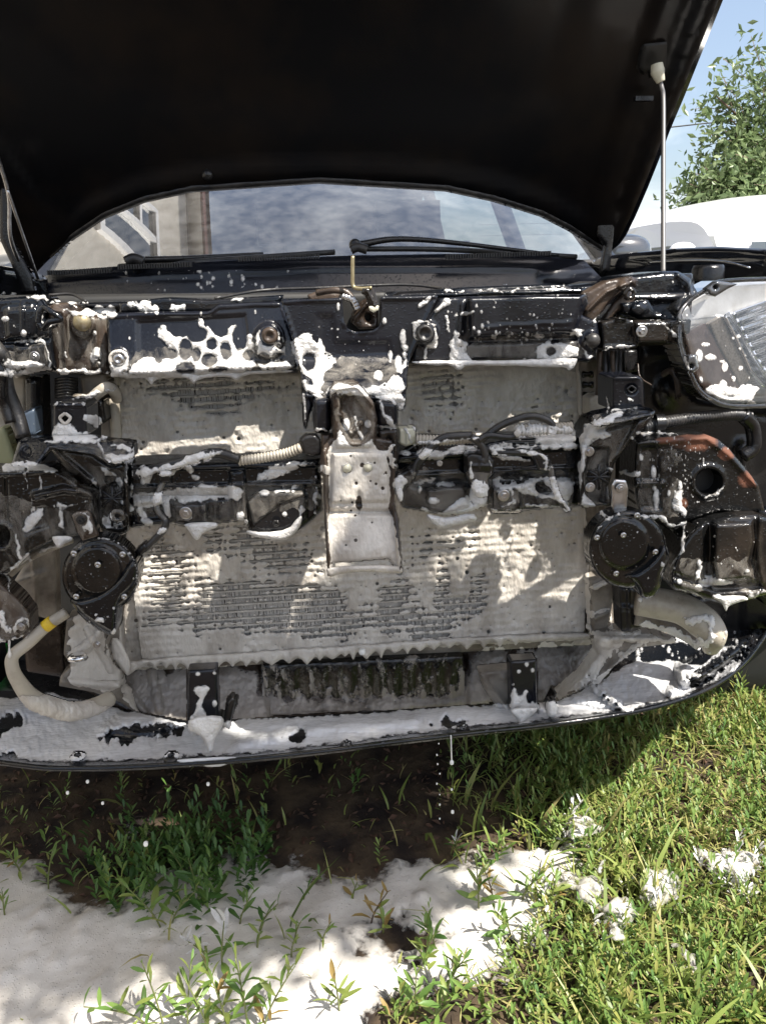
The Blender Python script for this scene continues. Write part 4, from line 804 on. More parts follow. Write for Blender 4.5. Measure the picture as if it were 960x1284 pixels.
for k, q in enumerate(([(518, 590), (530, 572), (545, 556), (560, 548), (590, 546)], [(600, 556), (618, 540), (640, 528), (668, 522), (690, 530), (692, 544)], [(600, 552), (612, 546), (640, 548), (652, 540)], [(596, 556), (620, 566), (660, 568), (676, 572), (688, 584), (692, 600), (700, 625), (712, 640)], [(590, 548), (602, 556), (608, 570), (606, 580)], [(516, 600), (522, 580), (534, 566)])):
    tube('loom_cable', [(x, y, .965-.004*(k % 3)) for x, y in q], [.0052, .0045, .004, .0042, .005, .003][k], M['rubber'], car, reg=True)
tube('corrugated_conduit', [(522, 551, .98), (545, 552, .975), (575, 551, .97), (596, 549, .968)], .0072, M['hose'], car, corr=.0042, seg=12, reg=True)
tube('corrugated_conduit', [(645, 540, .975), (680, 538, .97), (716, 536, .97)], .0078, M['hose'], car, corr=.0045, seg=12, reg=True)
plate('white_connector', [(500, 538), (520, 536), (521, 556), (508, 560), (500, 556)], .985, M['cream'], car, T=.02, r=2, step=1.6, rel=[rL([(510, 538), (510, 558)], 1.5, .003)])
pg = plate('plug', [(488, 604), (500, 594), (518, 586), (524, 592), (514, 606), (504, 618), (500, 628), (495, 616)], .955, M['plastic'], car, T=.02, r=2.5, step=1.6, rel=[rL([(512, 588), (520, 600)], 2, .004)])
pl2 = plate('plug', [(584, 572), (590, 568), (614, 570), (620, 578), (618, 594), (612, 600), (612, 622), (600, 624), (590, 610), (585, 594)], .96, M['plastic'], car, T=.02, r=3, step=1.6, rel=[rL([(590, 584), (616, 584)], 2, .003), rP([(600, 574), (614, 574), (614, 590), (600, 590)], .003, 1.5)])
plate('loom_saddle', [(666, 570), (678, 566), (690, 576), (690, 590), (676, 590)], .955, M['plastic'], car, T=.01, r=3, step=1.6)
box('left_clutter', P1(-30, 790, 1.2), (.04, .1, .2), M['plastic'], car)

# ================================================================== FOAM ON THE CAR
STEP = 1.25
fx = np.arange(-60, 1000, STEP); fy = np.arange(338, 975, STEP); FX, FY = np.meshgrid(fx, fy)
FM = np.full(FX.shape, -30.)
n1 = fbm(FX, FY, 26, 11); n2 = fbm(FX, FY, 9, 23); n3 = fbm(FX, FY, 55, 31); nst = fbm(FX, FY, 10, 41, sy=34)
FXs, FYs = FX, FY
WAX = 5.5*fbm(FX, FY, 22, 301)+2.5*fbm(FX, FY, 7, 302); WAY = 5.5*fbm(FX, FY, 22, 303)+2.5*fbm(FX, FY, 7, 304)
hol = np.maximum(0, fbm(FX, FY, 11, 310)-.30)*22
def win(x0, y0, x1, y1):
    i0 = max(0, int((x0-fx[0])/STEP)); i1 = min(len(fx), int((x1-fx[0])/STEP)+2); j0 = max(0, int((y0-fy[0])/STEP)); j1 = min(len(fy), int((y1-fy[0])/STEP)+2)
    return slice(j0, j1), slice(i0, i1)
def addp(pts, rough=4, holes=(), stretch=0, grow=0, soft=1):
    q = chaikin(pts, 1) if soft else np.asarray(pts, float); a, b = q.min(0)-12, q.max(0)+12; s = win(a[0], a[1], b[0], b[1])
    v = sdp(q, FX[s]+.6*WAX[s], FY[s]+.6*WAY[s])+grow+rough*(n2[s] if rough < 6 else (n1[s]+.5*n2[s]))+stretch*nst[s]-(hol[s] if soft else 0)
    for h in holes: v = np.minimum(v, (np.hypot((FX[s]-h[0])/h[2], (FY[s]-h[1])/h[3])-1)*min(h[2], h[3])+2*n2[s])
    FM[s] = np.maximum(FM[s], v)
def addl(pts, r, rough=2):
    q = np.asarray(pts, float); a, b = q.min(0)-r-8, q.max(0)+r+8; s = win(a[0], a[1], b[0], b[1])
    FM[s] = np.maximum(FM[s], r*.85-sdl(q, FX[s]+WAX[s], FY[s]+WAY[s])+(rough*.9+.25*r)*n2[s]+.35*r*n1[s]-hol[s]*.5+(np.minimum(rough, 3)*.5)*nst[s])
def dot(x, y, rx, ry):
    s = win(x-rx-4, y-ry-4, x+rx+4, y+ry+4)
    FM[s] = np.maximum(FM[s], (1-np.hypot((FX[s]-x)/rx, (FY[s]-y)/ry))*min(rx, ry))
def cut(pts, rough=5, grow=0, amt=1, st=0):
    q = np.asarray(pts, float); a, b = q.min(0)-14, q.max(0)+14; s = win(a[0], a[1], b[0], b[1])
    v = -(sdp(q, FX[s], FY[s])+grow+rough*(n2[s]+.6*n1[s])+st*nst[s]); FM[s] = np.minimum(FM[s], np.where(v < 0, v, np.maximum(v, 0)+999*(v > 3)))
def spat(x0, y0, x1, y1, n, r0=.8, r1=2.6, el=1.6):
    for _ in range(int(n*.85)):
        r = .85*(r0+(r1-r0)*rng.random()**4); dot(rng.uniform(x0, x1), rng.uniform(y0, y1), r, r*rng.uniform(1, el))
# radiator sheet of foam, with bare louvre windows
rad_poly = [(140, 470), (726, 452), (742, 802), (640, 806), (150, 836)]
addp(rad_poly, 0, soft=0)
def bare(pts, lo=.0, rough=14, st=10, blot=1.):
    q = np.asarray(pts, float); a, b = q.min(0)-20, q.max(0)+20; s = win(a[0], a[1], b[0], b[1])
    m_ = sdp(q, FX[s], FY[s])+rough*(n1[s])+st*nst[s]
    rc = np.cos(2*math.pi*(FY[s]+.065*FX[s]+.8*n2[s])/9.0)
    tk = vnoise(FX[s], FY[s]+.065*FX[s], 3.4, 801, 9.0)+.35*(vnoise(FX[s], FY[s], 2.6, 802, 5)-.5)
    dens_ = np.clip(m_/26, 0, 1)*.9+.30*n3[s]+.45*n1[s]-lo*.16        # how much of each gap the foam has left open
    op = (dens_-.05)*3.2+(.42-tk)*3.4-(rc+.35)*1.5
    FM[s] = np.where(m_ > 0, np.minimum(FM[s], np.clip(-op*1.6, -4, 9)), FM[s])
bare([(160, 478), (215, 476), (372, 474), (378, 486), (340, 494), (300, 514), (236, 512), (214, 498), (160, 488)], .5)
bare([(534, 474), (580, 468), (578, 505), (560, 524), (544, 520), (532, 492)], 1.5)
bare([(640, 500), (700, 510), (690, 525), (640, 520)], 6)
bare([(245, 655), (330, 655), (322, 690), (280, 705), (250, 690)], 1)
bare([(240, 718), (290, 726), (345, 733), (400, 728), (425, 738), (444, 728), (446, 758), (462, 752), (500, 722), (522, 732), (530, 762), (542, 764), (547, 702), (558, 692), (567, 736), (585, 752), (594, 722), (606, 716), (606, 775), (560, 800), (480, 792), (400, 808), (330, 790), (240, 795)], 0, 11, 9)
bare([(170, 660), (250, 690), (250, 800), (180, 790)], 3.0, 10, 8)
bare([(300, 655), (400, 665), (410, 725), (300, 720)], 3.2, 8, 8)
bare([(505, 665), (600, 660), (606, 716), (560, 700), (510, 730)], 3.4, 8, 8)
bare([(550, 650), (585, 648), (580, 675), (552, 670)], 9)
FM = np.where((FM > -10), FM, -30.)
# bubbles popped in the sheet
for _ in range(480):
    x, y = rng.uniform(150, 740), rng.uniform(480, 830); r = .6+1.7*rng.random()**5; s = win(x-4, y-4, x+4, y+4)
    FM[s] = np.minimum(FM[s], (np.hypot(FX[s]-x, FY[s]-y)-r)*1.4)
# lower shells and cooler
addp([(588, 820), (640, 812), (740, 798), (770, 790), (790, 796), (750, 845), (700, 884), (630, 886), (590, 890)], 8, stretch=8, grow=-2); addp([(150, 838), (235, 840), (320, 836), (330, 895), (240, 905), (190, 908), (156, 866)], 8, stretch=9, grow=-2)
addp([(186, 906), (190, 842), (322, 836), (322, 884), (450, 880), (590, 870), (592, 818), (640, 812), (700, 880), (640, 894), (450, 905), (300, 914)], 4, grow=3)
s = win(326, 812, 590, 904); v = 5*(.6*n2[s]+1.1*nst[s]+.3*n1[s])+1.0+.05*(FY[s]-860); FM[s] = np.maximum(FM[s], np.where(sdp([(326, 830), (586, 818), (590, 900), (330, 904)], FX[s], FY[s]) > 0, v*1.6, -9))
addp([(88, 778), (106, 770), (128, 782), (140, 828), (156, 846), (150, 868), (120, 866), (80, 856), (92, 838), (82, 815)], 5, holes=[(97, 824, 12, 4)]); addp([(152, 840), (200, 866), (196, 908), (178, 900), (150, 876)], 4); addl([(745, 798), (842, 802)], 4, 3); addl([(800, 806), (742, 862), (700, 880)], 5, 5)
addl([(744, 735), (766, 726)], 4, 3); addl([(744, 772), (764, 764)], 4, 3); addl([(770, 740), (764, 790)], 3, 4); addl([(770, 796), (800, 794)], 4); addl([(200, 850), (202, 900)], 4, 8)
FB = FM.copy(); FM[:] = -30.
# left shield: torn lace of foam
addp([(163, 474), (167, 456), (180, 449), (190, 446), (201, 453), (215, 448), (209, 434), (197, 416), (205, 404), (213, 414), (226, 424), (240, 420), (248, 428), (254, 424), (246, 400), (254, 396), (266, 412), (275, 423), (284, 420), (284, 408), (298, 405), (306, 418), (318, 418), (322, 470), (250, 477)], 4,
     holes=[(233, 438, 8, 13), (213, 444, 9, 6), (247, 419, 13, 10), (232, 462, 11, 7), (262, 452, 9, 8), (283, 440, 6, 10), (300, 424, 8, 15), (246, 444, 5, 8), (273, 463, 9, 3), (312, 446, 7, 6), (190, 438, 5, 9), (265, 432, 6, 7)])
addl([(145, 472), (240, 476), (330, 468), (372, 470)], 4.5, 3)
addp([(139, 448), (150, 434), (163, 440), (164, 462), (152, 474), (140, 468)], 2, holes=[(149, 451, 8, 8), (156, 468, 4, 4)])
addp([(320, 412), (345, 405), (354, 420), (360, 452), (370, 462), (330, 470), (322, 450)], 4, holes=[(337, 421, 11, 12), (351, 433, 5, 5), (330, 450, 8, 7), (350, 448, 8, 6)])
addl([(218, 386), (230, 384)], 7); addp([(80, 384), (95, 392), (120, 384), (144, 380), (150, 392), (140, 401), (112, 400), (92, 398)], 3); addl([(165, 382), (195, 388)], 5, 5); addp([(174, 376), (190, 376), (196, 392), (182, 393)], 3)
addl([(0, 372), (28, 370), (60, 374)], 2.5, 6); addl([(290, 376), (306, 376)], 4); addl([(64, 376), (110, 380)], 2.5, 5)
addl([(48, 404), (52, 392), (60, 386)], 3.5); addl([(50, 404), (60, 408), (72, 402)], 4)
addl([(0, 470), (70, 466)], 5, 4); addl([(10, 455), (50, 459)], 6); addl([(20, 430), (52, 427), (60, 440), (62, 462)], 2.2); addl([(70, 466), (138, 468)], 4.5, 3); dot(30, 418, 4, 5); dot(7, 400, 5, 4)
addp([(112, 440), (124, 432), (132, 445), (130, 456), (114, 456)], 5); dot(118, 448, 5, 8); dot(119, 418, 3, 4); addl([(80, 440), (82, 450)], 2)
# centre
addp([(364, 430), (370, 424), (382, 417), (394, 420), (405, 430), (409, 442), (423, 450), (425, 460), (414, 466), (407, 478), (398, 492), (386, 492), (392, 478), (384, 472), (374, 460), (366, 448)], 3, holes=[(387, 453, 8, 11), (413, 471, 7, 7)])
addp([(378, 470), (390, 482), (405, 490), (420, 480), (440, 480), (455, 487), (470, 486), (486, 478), (492, 470), (503, 472), (508, 490), (508, 514), (500, 516), (494, 505), (470, 499), (460, 496), (415, 498), (384, 497)], 3)
addl([(372, 450), (382, 505), (382, 528)], 2.2, 1.5)
for d in ((505, 424, 4.5, 12), (489, 447, 3.5, 8), (499, 456, 5, 12), (482, 403, 2.8, 5), (474, 471, 6.5, 7), (416, 412, 2, 2), (423, 413, 2, 2.2), (423, 423, 1.6, 1.6), (450, 428, 1.4, 1.4), (463, 450, 1.2, 1.2), (446, 457, 1.2, 1.2), (508, 436, 4, 5), (424, 385, 2.5, 6), (400, 410, 1.5, 1.5)): dot(*d)
addl([(506, 430), (510, 452), (503, 470)], 3)
# right shield
addp([(516, 400), (545, 402), (549, 430), (548, 440), (520, 428)], 4, holes=[(533, 418, 12, 13)]); addl([(535, 430), (534, 450)], 2)
addl([(523, 384), (537, 374)], 4); addl([(548, 390), (560, 378)], 4, 4); dot(527, 383, 3, 3); addl([(572, 395), (590, 390), (596, 384)], 2.2, 4); addl([(560, 398), (564, 418)], 2.2)
addp([(570, 410), (578, 424), (588, 428), (582, 440), (590, 452), (604, 457), (560, 460), (562, 444)], 4)
addl([(515, 460), (600, 458), (660, 460), (724, 456)], 4.5, 3); addp([(668, 432), (690, 426), (720, 430), (724, 452), (672, 456)], 6, holes=[(690, 440, 6, 5)]); addl([(650, 455), (715, 456)], 6, 4)
addl([(655, 424), (680, 420)], 2.5, 5); addp([(708, 420), (728, 410), (730, 424)], 3)
spat(560, 375, 735, 430, 120, .6, 2.6); spat(590, 405, 700, 428, 40, 1.5, 4); spat(392, 376, 545, 460, 60, .5, 1.4); spat(150, 380, 350, 440, 40, .5, 2, 3)
addl([(728, 436), (736, 446), (745, 448)], 2.5); spat(740, 350, 870, 405, 110, .5, 1.9); spat(500, 356, 740, 372, 70, .6, 2.2, 1); addl([(560, 366), (620, 364), (700, 361)], 1.5, 5)
addl([(745, 402), (760, 386), (775, 370)], 3, 4); addl([(756, 438), (796, 435)], 2, 2); addl([(830, 402), (848, 420)], 2.4, 4); spat(830, 395, 868, 440, 20, .8, 2.5)
# cowl specks
spat(150, 335, 390, 366, 95, .6, 3.0); spat(230, 338, 330, 360, 25, 1.5, 4.5); spat(400, 330, 740, 372, 30, .4, 1.4)
# central stay
addp([(421, 545), (428, 535), (434, 555), (445, 560), (460, 558), (468, 545), (471, 562), (490, 566), (488, 636), (496, 660), (503, 708), (500, 714), (416, 718), (412, 690), (410, 640), (412, 600), (409, 566)], 2.5, holes=[(450, 632, 3.5, 13), (435, 587, 5, 5), (461, 586, 5, 5), (454, 583, 3, 3)])
for _ in range(18):
    x, y, r = rng.uniform(415, 490), rng.uniform(568, 715), .8+1.2*rng.random(); s = win(x-4, y-4, x+4, y+4); FM[s] = np.minimum(FM[s], np.hypot(FX[s]-x, FY[s]-y)-r)
addl([(446, 522), (449, 540), (452, 552)], 3); dot(434, 532, 5, 9); dot(461, 532, 4.5, 6); addl([(424, 548), (430, 558)], 3)
addl([(397, 539), (412, 541)], 2.6); addl([(416, 524), (416, 536)], 2.2); addl([(478, 503), (482, 520), (490, 530)], 2.6, 3); addl([(474, 535), (497, 534)], 3); dot(415, 590, 12, 6); addl([(404, 588), (424, 592)], 5, 3)
addl([(508, 538), (520, 556)], 2); addl([(486, 560), (492, 585)], 4, 6); dot(507, 568, 9, 4)
# left half of the beam
addp([(168, 590), (178, 582), (190, 588), (192, 600), (186, 608), (178, 604)], 3); addl([(178, 604), (180, 596), (196, 590)], 5, 4); addp([(196, 586), (240, 572), (262, 560), (272, 562), (280, 566), (262, 578), (225, 588), (212, 600), (198, 600)], 4)
addl([(236, 588), (248, 600)], 4.5); addp([(166, 620), (230, 608), (290, 606), (306, 612), (300, 628), (220, 630), (168, 640)], 6, grow=-1); addl([(170, 625), (285, 622)], 3.5, 4); addl([(172, 640), (186, 656)], 5, 5); addp([(204, 628), (216, 626), (214, 652), (206, 650)], 4)
addl([(166, 664), (240, 664), (304, 656)], 4, 4); addp([(222, 662), (262, 656), (262, 668), (246, 678)], 4); addl([(312, 672), (345, 676), (366, 668)], 3, 3); addl([(374, 650), (378, 640), (368, 668), (350, 676)], 4, 3)
addp([(296, 640), (308, 636), (312, 660), (300, 658)], 4); addp([(340, 580), (385, 574), (398, 580), (372, 588), (330, 606), (322, 600)], 5); addl([(330, 618), (372, 612)], 4, 5); addl([(396, 640), (398, 600)], 3, 4); addl([(400, 645), (402, 660)], 4)
addp([(225, 636), (241, 635), (243, 652), (226, 653)], 2, holes=[(233, 643, 8, 8)]); dot(357, 645, 3.5, 3.5); addl([(310, 560), (375, 556)], 2.5, 3); addl([(165, 560), (166, 640)], 2)
# left cluster
addp([(66, 536), (72, 530), (80, 528), (90, 532), (98, 540), (118, 543), (124, 550), (100, 552), (60, 552)], 3); addl([(56, 552), (124, 550)], 3.5, 2); addl([(66, 506), (106, 506)], 2)
addp([(130, 570), (140, 566), (150, 572), (166, 566), (170, 578), (150, 582), (138, 584)], 3); addl([(122, 552), (136, 574)], 3, 5); addp([(128, 556), (166, 558), (168, 570)], 3)
addp([(0, 584), (20, 578), (34, 576), (46, 580), (72, 586), (78, 596), (72, 600), (60, 592), (0, 594)], 3); addl([(110, 525), (122, 528), (130, 545)], 6, 3); addl([(90, 498), (143, 490)], 2, 3)
addl([(33, 596), (34, 612)], 1.6); addl([(48, 594), (52, 614)], 1.8); addl([(42, 625), (38, 648)], 1.6); dot(43, 637, 2, 5); addp([(28, 652), (44, 640), (56, 632), (54, 650), (44, 664), (30, 668)], 5); addl([(78, 634), (78, 662)], 3, 2); addl([(74, 632), (110, 630)], 3.5, 4)
addl([(8, 722), (30, 700), (62, 684), (92, 676)], 3.5, 3); addl([(20, 670), (26, 700)], 3); addp([(96, 645), (110, 641), (120, 665), (106, 672)], 3, holes=[(102, 652, 7, 7)]); addl([(0, 718), (14, 730), (12, 740)], 2.5)
addl([(36, 726), (34, 708), (40, 700)], 3, 4); addl([(0, 806), (26, 802), (38, 792), (36, 778), (26, 776), (18, 790)], 4, 2); addl([(0, 770), (10, 790)], 6, 3); addp([(124, 648), (150, 640), (152, 662), (130, 664)], 4, holes=[(148, 646, 8, 8)])
addl([(150, 600), (156, 640)], 2, 4); addl([(115, 600), (122, 612)], 2); addl([(130, 590), (146, 600), (154, 612)], 4, 6); addl([(158, 578), (162, 660)], 1.3, 1.5)
spat(-10, 376, 130, 470, 70, .5, 2); spat(0, 594, 120, 680, 60, .5, 1.8); spat(165, 585, 400, 660, 80, .5, 2)
# right half of the beam
addp([(516, 566), (540, 560), (556, 566), (560, 560), (598, 556), (600, 566), (560, 572), (530, 580)], 4); addl([(520, 605), (545, 600)], 3, 3); addp([(540, 610), (552, 600), (572, 604), (568, 612)], 3); dot(550, 580, 4, 4); dot(543, 628, 8, 5); dot(526, 614, 3, 6)
addp([(525, 634), (545, 644), (560, 640), (580, 628), (584, 616), (592, 634), (600, 646), (588, 654), (562, 660), (546, 662), (534, 654)], 4); addp([(556, 640), (572, 626), (584, 622), (584, 636), (568, 646)], 4); addl([(596, 640), (606, 650), (618, 646)], 5, 4)
addp([(640, 530), (668, 524), (690, 536), (722, 536), (722, 556), (700, 562), (648, 556)], 4, holes=[(660, 552, 8, 3), (690, 562, 8, 3)]); addl([(614, 560), (650, 562), (718, 560)], 4, 4); addl([(618, 570), (650, 574), (664, 578)], 4, 5)
addp([(616, 600), (650, 600), (700, 598), (722, 600), (722, 624), (690, 630), (656, 616), (616, 612)], 5, holes=[(683, 611, 12, 9), (640, 622, 12, 10)]); addl([(688, 604), (706, 630), (728, 652)], 5, 3); addl([(614, 640), (660, 640)], 2.4, 2); addl([(660, 636), (700, 638), (730, 656), (738, 648)], 4, 3)
addp([(588, 608), (600, 600), (612, 606), (612, 626), (606, 640), (592, 634)], 4, holes=[(607, 590, 4, 4)]); addl([(586, 578), (590, 600)], 3); addl([(612, 572), (614, 592)], 2, 3); addl([(640, 560), (682, 574), (688, 590)], 3, 4); addl([(524, 556), (598, 548)], 2.5, 3)
addp([(490, 604), (502, 592), (514, 602), (500, 620), (502, 630), (496, 622)], 2.5); dot(502, 626, 3, 5); addp([(515, 530), (545, 528), (565, 520), (592, 510), (580, 524), (560, 540), (520, 544)], 4); addl([(622, 612), (640, 610), (646, 628), (624, 636)], 2, 2)
# right cluster
addp([(724, 560), (728, 540), (740, 528), (756, 522), (780, 514), (786, 518), (770, 528), (756, 540), (770, 546), (752, 552), (736, 556), (732, 600), (726, 634)], 3.5); addl([(768, 513), (800, 512)], 2.5, 2); addl([(760, 500), (762, 514)], 2); addp([(785, 500), (790, 498), (798, 502), (790, 508)], 2)
spat(768, 474, 806, 510, 16, .6, 2); addl([(798, 546), (820, 542), (850, 545)], 3, 3); addl([(790, 552), (800, 560), (804, 575)], 1.6); dot(819, 592, 4, 9); dot(803, 573, 3, 5); addl([(762, 590), (800, 592)], 3.5, 4); addl([(752, 640), (762, 650)], 4, 3); addp([(728, 612), (738, 622), (752, 640), (728, 640)], 5)
addl([(797, 648), (830, 650), (846, 662), (855, 658)], 3.5, 3); addl([(855, 660), (855, 690), (838, 712)], 2, 3); addp([(838, 636), (846, 618), (856, 612), (856, 634), (862, 640), (858, 652), (848, 644)], 4); dot(852, 610, 3, 8); dot(822, 625, 4.5, 16); dot(820, 612, 3.5, 5); dot(838, 618, 2.5, 5)
for _ in range(230):     # flecks streaked over the rusting plate
    x = rng.normal(858, 26); y = rng.uniform(548, 632); 
    if abs(x-888) < 17 and abs(y-604) < 17: continue
    r = .45+.9*rng.random()**2; dot(x, y, r, r*rng.uniform(1, 2.6))
spat(800, 552, 950, 645, 80, .5, 1.5); addl([(884, 622), (900, 620), (906, 612)], 1.6, 1)
addp([(868, 736), (880, 722), (888, 720), (900, 728), (918, 726), (924, 732), (900, 734), (880, 738)], 2); addl([(878, 706), (872, 730)], 3, 3); dot(851, 729, 4, 4); dot(936, 716, 3.5, 3.5); addl([(848, 742), (868, 744), (884, 750)], 4, 4); addl([(892, 750), (920, 756), (955, 740)], 3.2, 3); dot(830, 708, 3, 4); dot(876, 706, 3, 6)
spat(842, 655, 955, 752, 120, .5, 1.8); spat(740, 640, 835, 740, 90, .5, 1.9, 1.2); spat(78, 670, 175, 780, 110, .5, 1.6, 1.4); spat(100, 760, 146, 796, 45, 1, 3, 1.1)
for _ in range(60):
    a = rng.uniform(-1.9, .5); x, y = 126+46*math.cos(a), 721+46*math.sin(a); dot(x, y, 1.6*rng.random()+.6, 1.4)
dot(125, 777, 6, 3.5); dot(143, 792, 4, 5); dot(802, 752, 4, 4); addl([(748, 662), (760, 650), (775, 642)], 1.6, 3)
# headlamp flecks
for d in ((876, 446, 5, 9), (884, 432, 6, 3), (890, 448, 8, 5), (908, 460, 4, 7), (928, 462, 3.5, 4), (927, 437, 2, 2.5), (918, 424, 2.5, 2), (925, 422, 3, 3), (919, 475, 3, 4), (906, 482, 5, 6), (892, 490, 10, 5), (918, 492, 14, 5), (878, 476, 3, 5), (940, 488, 12, 5), (905, 453, 4, 3), (934, 446, 2, 2)): dot(*d)
spat(855, 400, 940, 500, 60, .5, 1.8); addl([(850, 430), (860, 452), (866, 462)], 2, 2); addl([(875, 490), (900, 505), (945, 508)], 2.5, 4); addp([(892, 478), (912, 484), (936, 480), (950, 492), (940, 506), (900, 502), (886, 490)], 4, holes=[(915, 494, 8, 3)])
# brackets
addp([(237, 864), (246, 859), (262, 860), (264, 866), (258, 874), (254, 890), (264, 898), (274, 905), (272, 920), (240, 921), (237, 900), (244, 890), (248, 880), (250, 872)], 2); dot(269, 882, 4, 5); dot(248, 845, 3.5, 3.5); dot(269, 844, 2.5, 2.5); dot(243, 905, 4, 10)
addp([(640, 866), (646, 860), (652, 874), (660, 864), (668, 872), (674, 896), (660, 908), (644, 906), (638, 890)], 2.5, holes=[(663, 874, 4, 6)]); dot(660, 833, 3.5, 4); dot(650, 842, 3, 3); dot(667, 840, 3, 4); dot(643, 858, 2, 2)
# tray: thick settled foam
addp([(-60, 885), (60, 868), (170, 893), (240, 906), (420, 896), (600, 884), (700, 879), (742, 858), (770, 866), (850, 855), (905, 812), (940, 808), (920, 842), (880, 862), (800, 885), (700, 901), (600, 911), (480, 926), (350, 941), (200, 953), (60, 956), (0, 949), (-60, 930)], 3, soft=0)
for q in ([(0, 906), (24, 898), (30, 902), (10, 918), (-10, 924)], [(0, 940), (18, 948), (24, 952), (0, 948)], [(122, 926), (150, 908), (205, 908), (228, 914), (222, 920), (160, 930)], [(352, 926), (380, 916), (383, 926), (372, 930)], [(540, 910), (560, 902), (584, 908), (560, 912)], [(800, 876), (850, 858), (860, 862), (830, 872)]):
    cut(q, 9, grow=-1, st=7)
addp([(742, 862), (776, 838), (800, 828), (860, 830), (905, 834), (872, 852), (860, 872), (790, 890), (740, 896)], 4, soft=0)
cut([(862, 852), (880, 835), (905, 815), (935, 812), (925, 830), (890, 850), (872, 862)], 12, grow=0)
spat(780, 790, 960, 870, 260, .7, 3.4, 2.2); spat(0, 930, 700, 960, 110, .6, 1.6); addl([(790, 805), (800, 830), (830, 842)], 3, 5); addl([(800, 846), (905, 846), (925, 826)], 2, 6)
addl([(860, 780), (888, 778), (896, 796), (884, 812), (876, 806)], 5, 6); addl([(800, 790), (850, 790), (874, 812)], 3.5, 3); addp([(798, 776), (838, 782), (866, 800), (876, 816), (850, 804), (800, 794)], 4)
FLO = FM
# faint scattered flecks everywhere on the pressings
spat(0, 370, 960, 860, 700, .4, 1.1)
# --- cling it
Vall = []; Fall = []; own = []; base = 0
hosts = []
for hi, (V, F, o) in enumerate(REG):
    V = [tuple(map(float, v)) for v in V]; Vall += V; Fall += [[i+base for i in f] for f in F]; own += [hi]*len(F); base += len(V); hosts.append(o)
bvh = BVHTree.FromPolygons(Vall, Fall)
BACK = ("radiator", "lower_support", "lower_cooler", "side_tank", "air_guide", "core_side", "inner_skin")
org = Vector(C0.tolist())
rname = [h.name.split(".")[0] for h in hosts]
def cling(FM_, back, film_=False):
    vx, vy, vf, F, segs = march(FM_, fx, fy)
    D = rays(vx, vy); D /= np.linalg.norm(D, axis=1)[:, None]
    P = np.zeros((len(vx), 3)); H = -np.ones(len(vx), int); dist = np.zeros(len(vx)); Nn = np.zeros((len(vx), 3))
    for i, d in enumerate(D.tolist()):
        loc, nrm, idx, ds = bvh.ray_cast(org, d, 4)
        if loc is not None:
            P[i] = loc; H[i] = own[idx]; dist[i] = ds; Nn[i] = nrm
    flip = (Nn*D).sum(1) > 0; Nn[flip] *= -1
    lump = 1+.55*fbm(vx, vy, 16, 77)+.35*fbm(vx, vy, 6, 78)
    TH = {'radiator': .0022, 'centre_stay': .0012, 'stay_cap': .0014, 'lower_bumper_tray': .0035, 'lower_support': .003, 'lower_cooler': .003, 'lens': .0025}
    th = np.array([TH.get(rname[h], .003) if h >= 0 else 0 for h in H])
    if film_: th = th*.0+.0001
    th = np.where(np.array([h >= 0 and rname[h] == 'radiator' for h in H]), th*(1+.20*np.cos(2*math.pi*(vy+.065*vx)/9.0)*ss((fbm(vx, vy, 40, 900)+.35)/.6)), th)
    hgt = th*(1-np.exp(-np.maximum(vf, 0)/4.2))*np.clip(lump, .2, 2.2)*1.35
    Pf = P+Nn*(hgt*.6)[:, None]-D*(hgt*.6)[:, None]-D*(.0004 if film_ else .0012)
    groups = {}
    for f in F:
        hs_ = [H[i] for i in f]
        if min(hs_) < 0 or (rname[hs_[0]] in BACK) != back: continue
        dd = dist[f]
        if dd.max()-dd.min() > (.035 if back else .016) and rname[hs_[0]] != 'lower_bumper_tray': continue
        if dd.max()-dd.min() > .05: continue
        groups.setdefault(hs_[0], []).append(f)
    for hI, fs in groups.items():
        host = hosts[hI]; used = sorted({i for f in fs for i in f}); mp = {i: k for k, i in enumerate(used)}
        par = host if (host.parent is None or host.parent == car) else host.parent
        if par is None: par = car
        nm = rname[hI]; m_ = M['foamk'] if nm in ('lower_support', 'lower_cooler') else M['foamd'] if nm in ('radiator', 'air_guide', 'core_side', 'side_tank', 'inner_skin', 'centre_stay', 'washer_hose', 'tank_pipe') else (M['foamt'] if nm in ('lower_bumper_tray', 'tray_step') else M['foam'])
        if film_: m_ = M['film']
        if film_ and nm in ('lower_bumper_tray', 'tray_step', 'lens'): continue
        mk('soap_film' if film_ else 'foam', [Pf[i] for i in used], [[mp[i] for i in f] for f in fs], m_ if film_ else M[[k for k in ('foam', 'foamd', 'foamt', 'foamk') if M[k] == m_][0]+'_thin'], par, tint=[vf[i] for i in used], kind='stuff')
FF = np.where(FM > 2, FM, -30)+2.0+3*fbm(FX, FY, 30, 501)+2*n2
def film(pts, rough=7):
    q = np.asarray(pts, float); a, b = q.min(0)-14, q.max(0)+14; s = win(a[0], a[1], b[0], b[1]); FF[s] = np.maximum(FF[s], sdp(q, FX[s]+WAX[s], FY[s]+WAY[s])+rough*(n1[s]+.5*n2[s])+4*nst[s]-2)
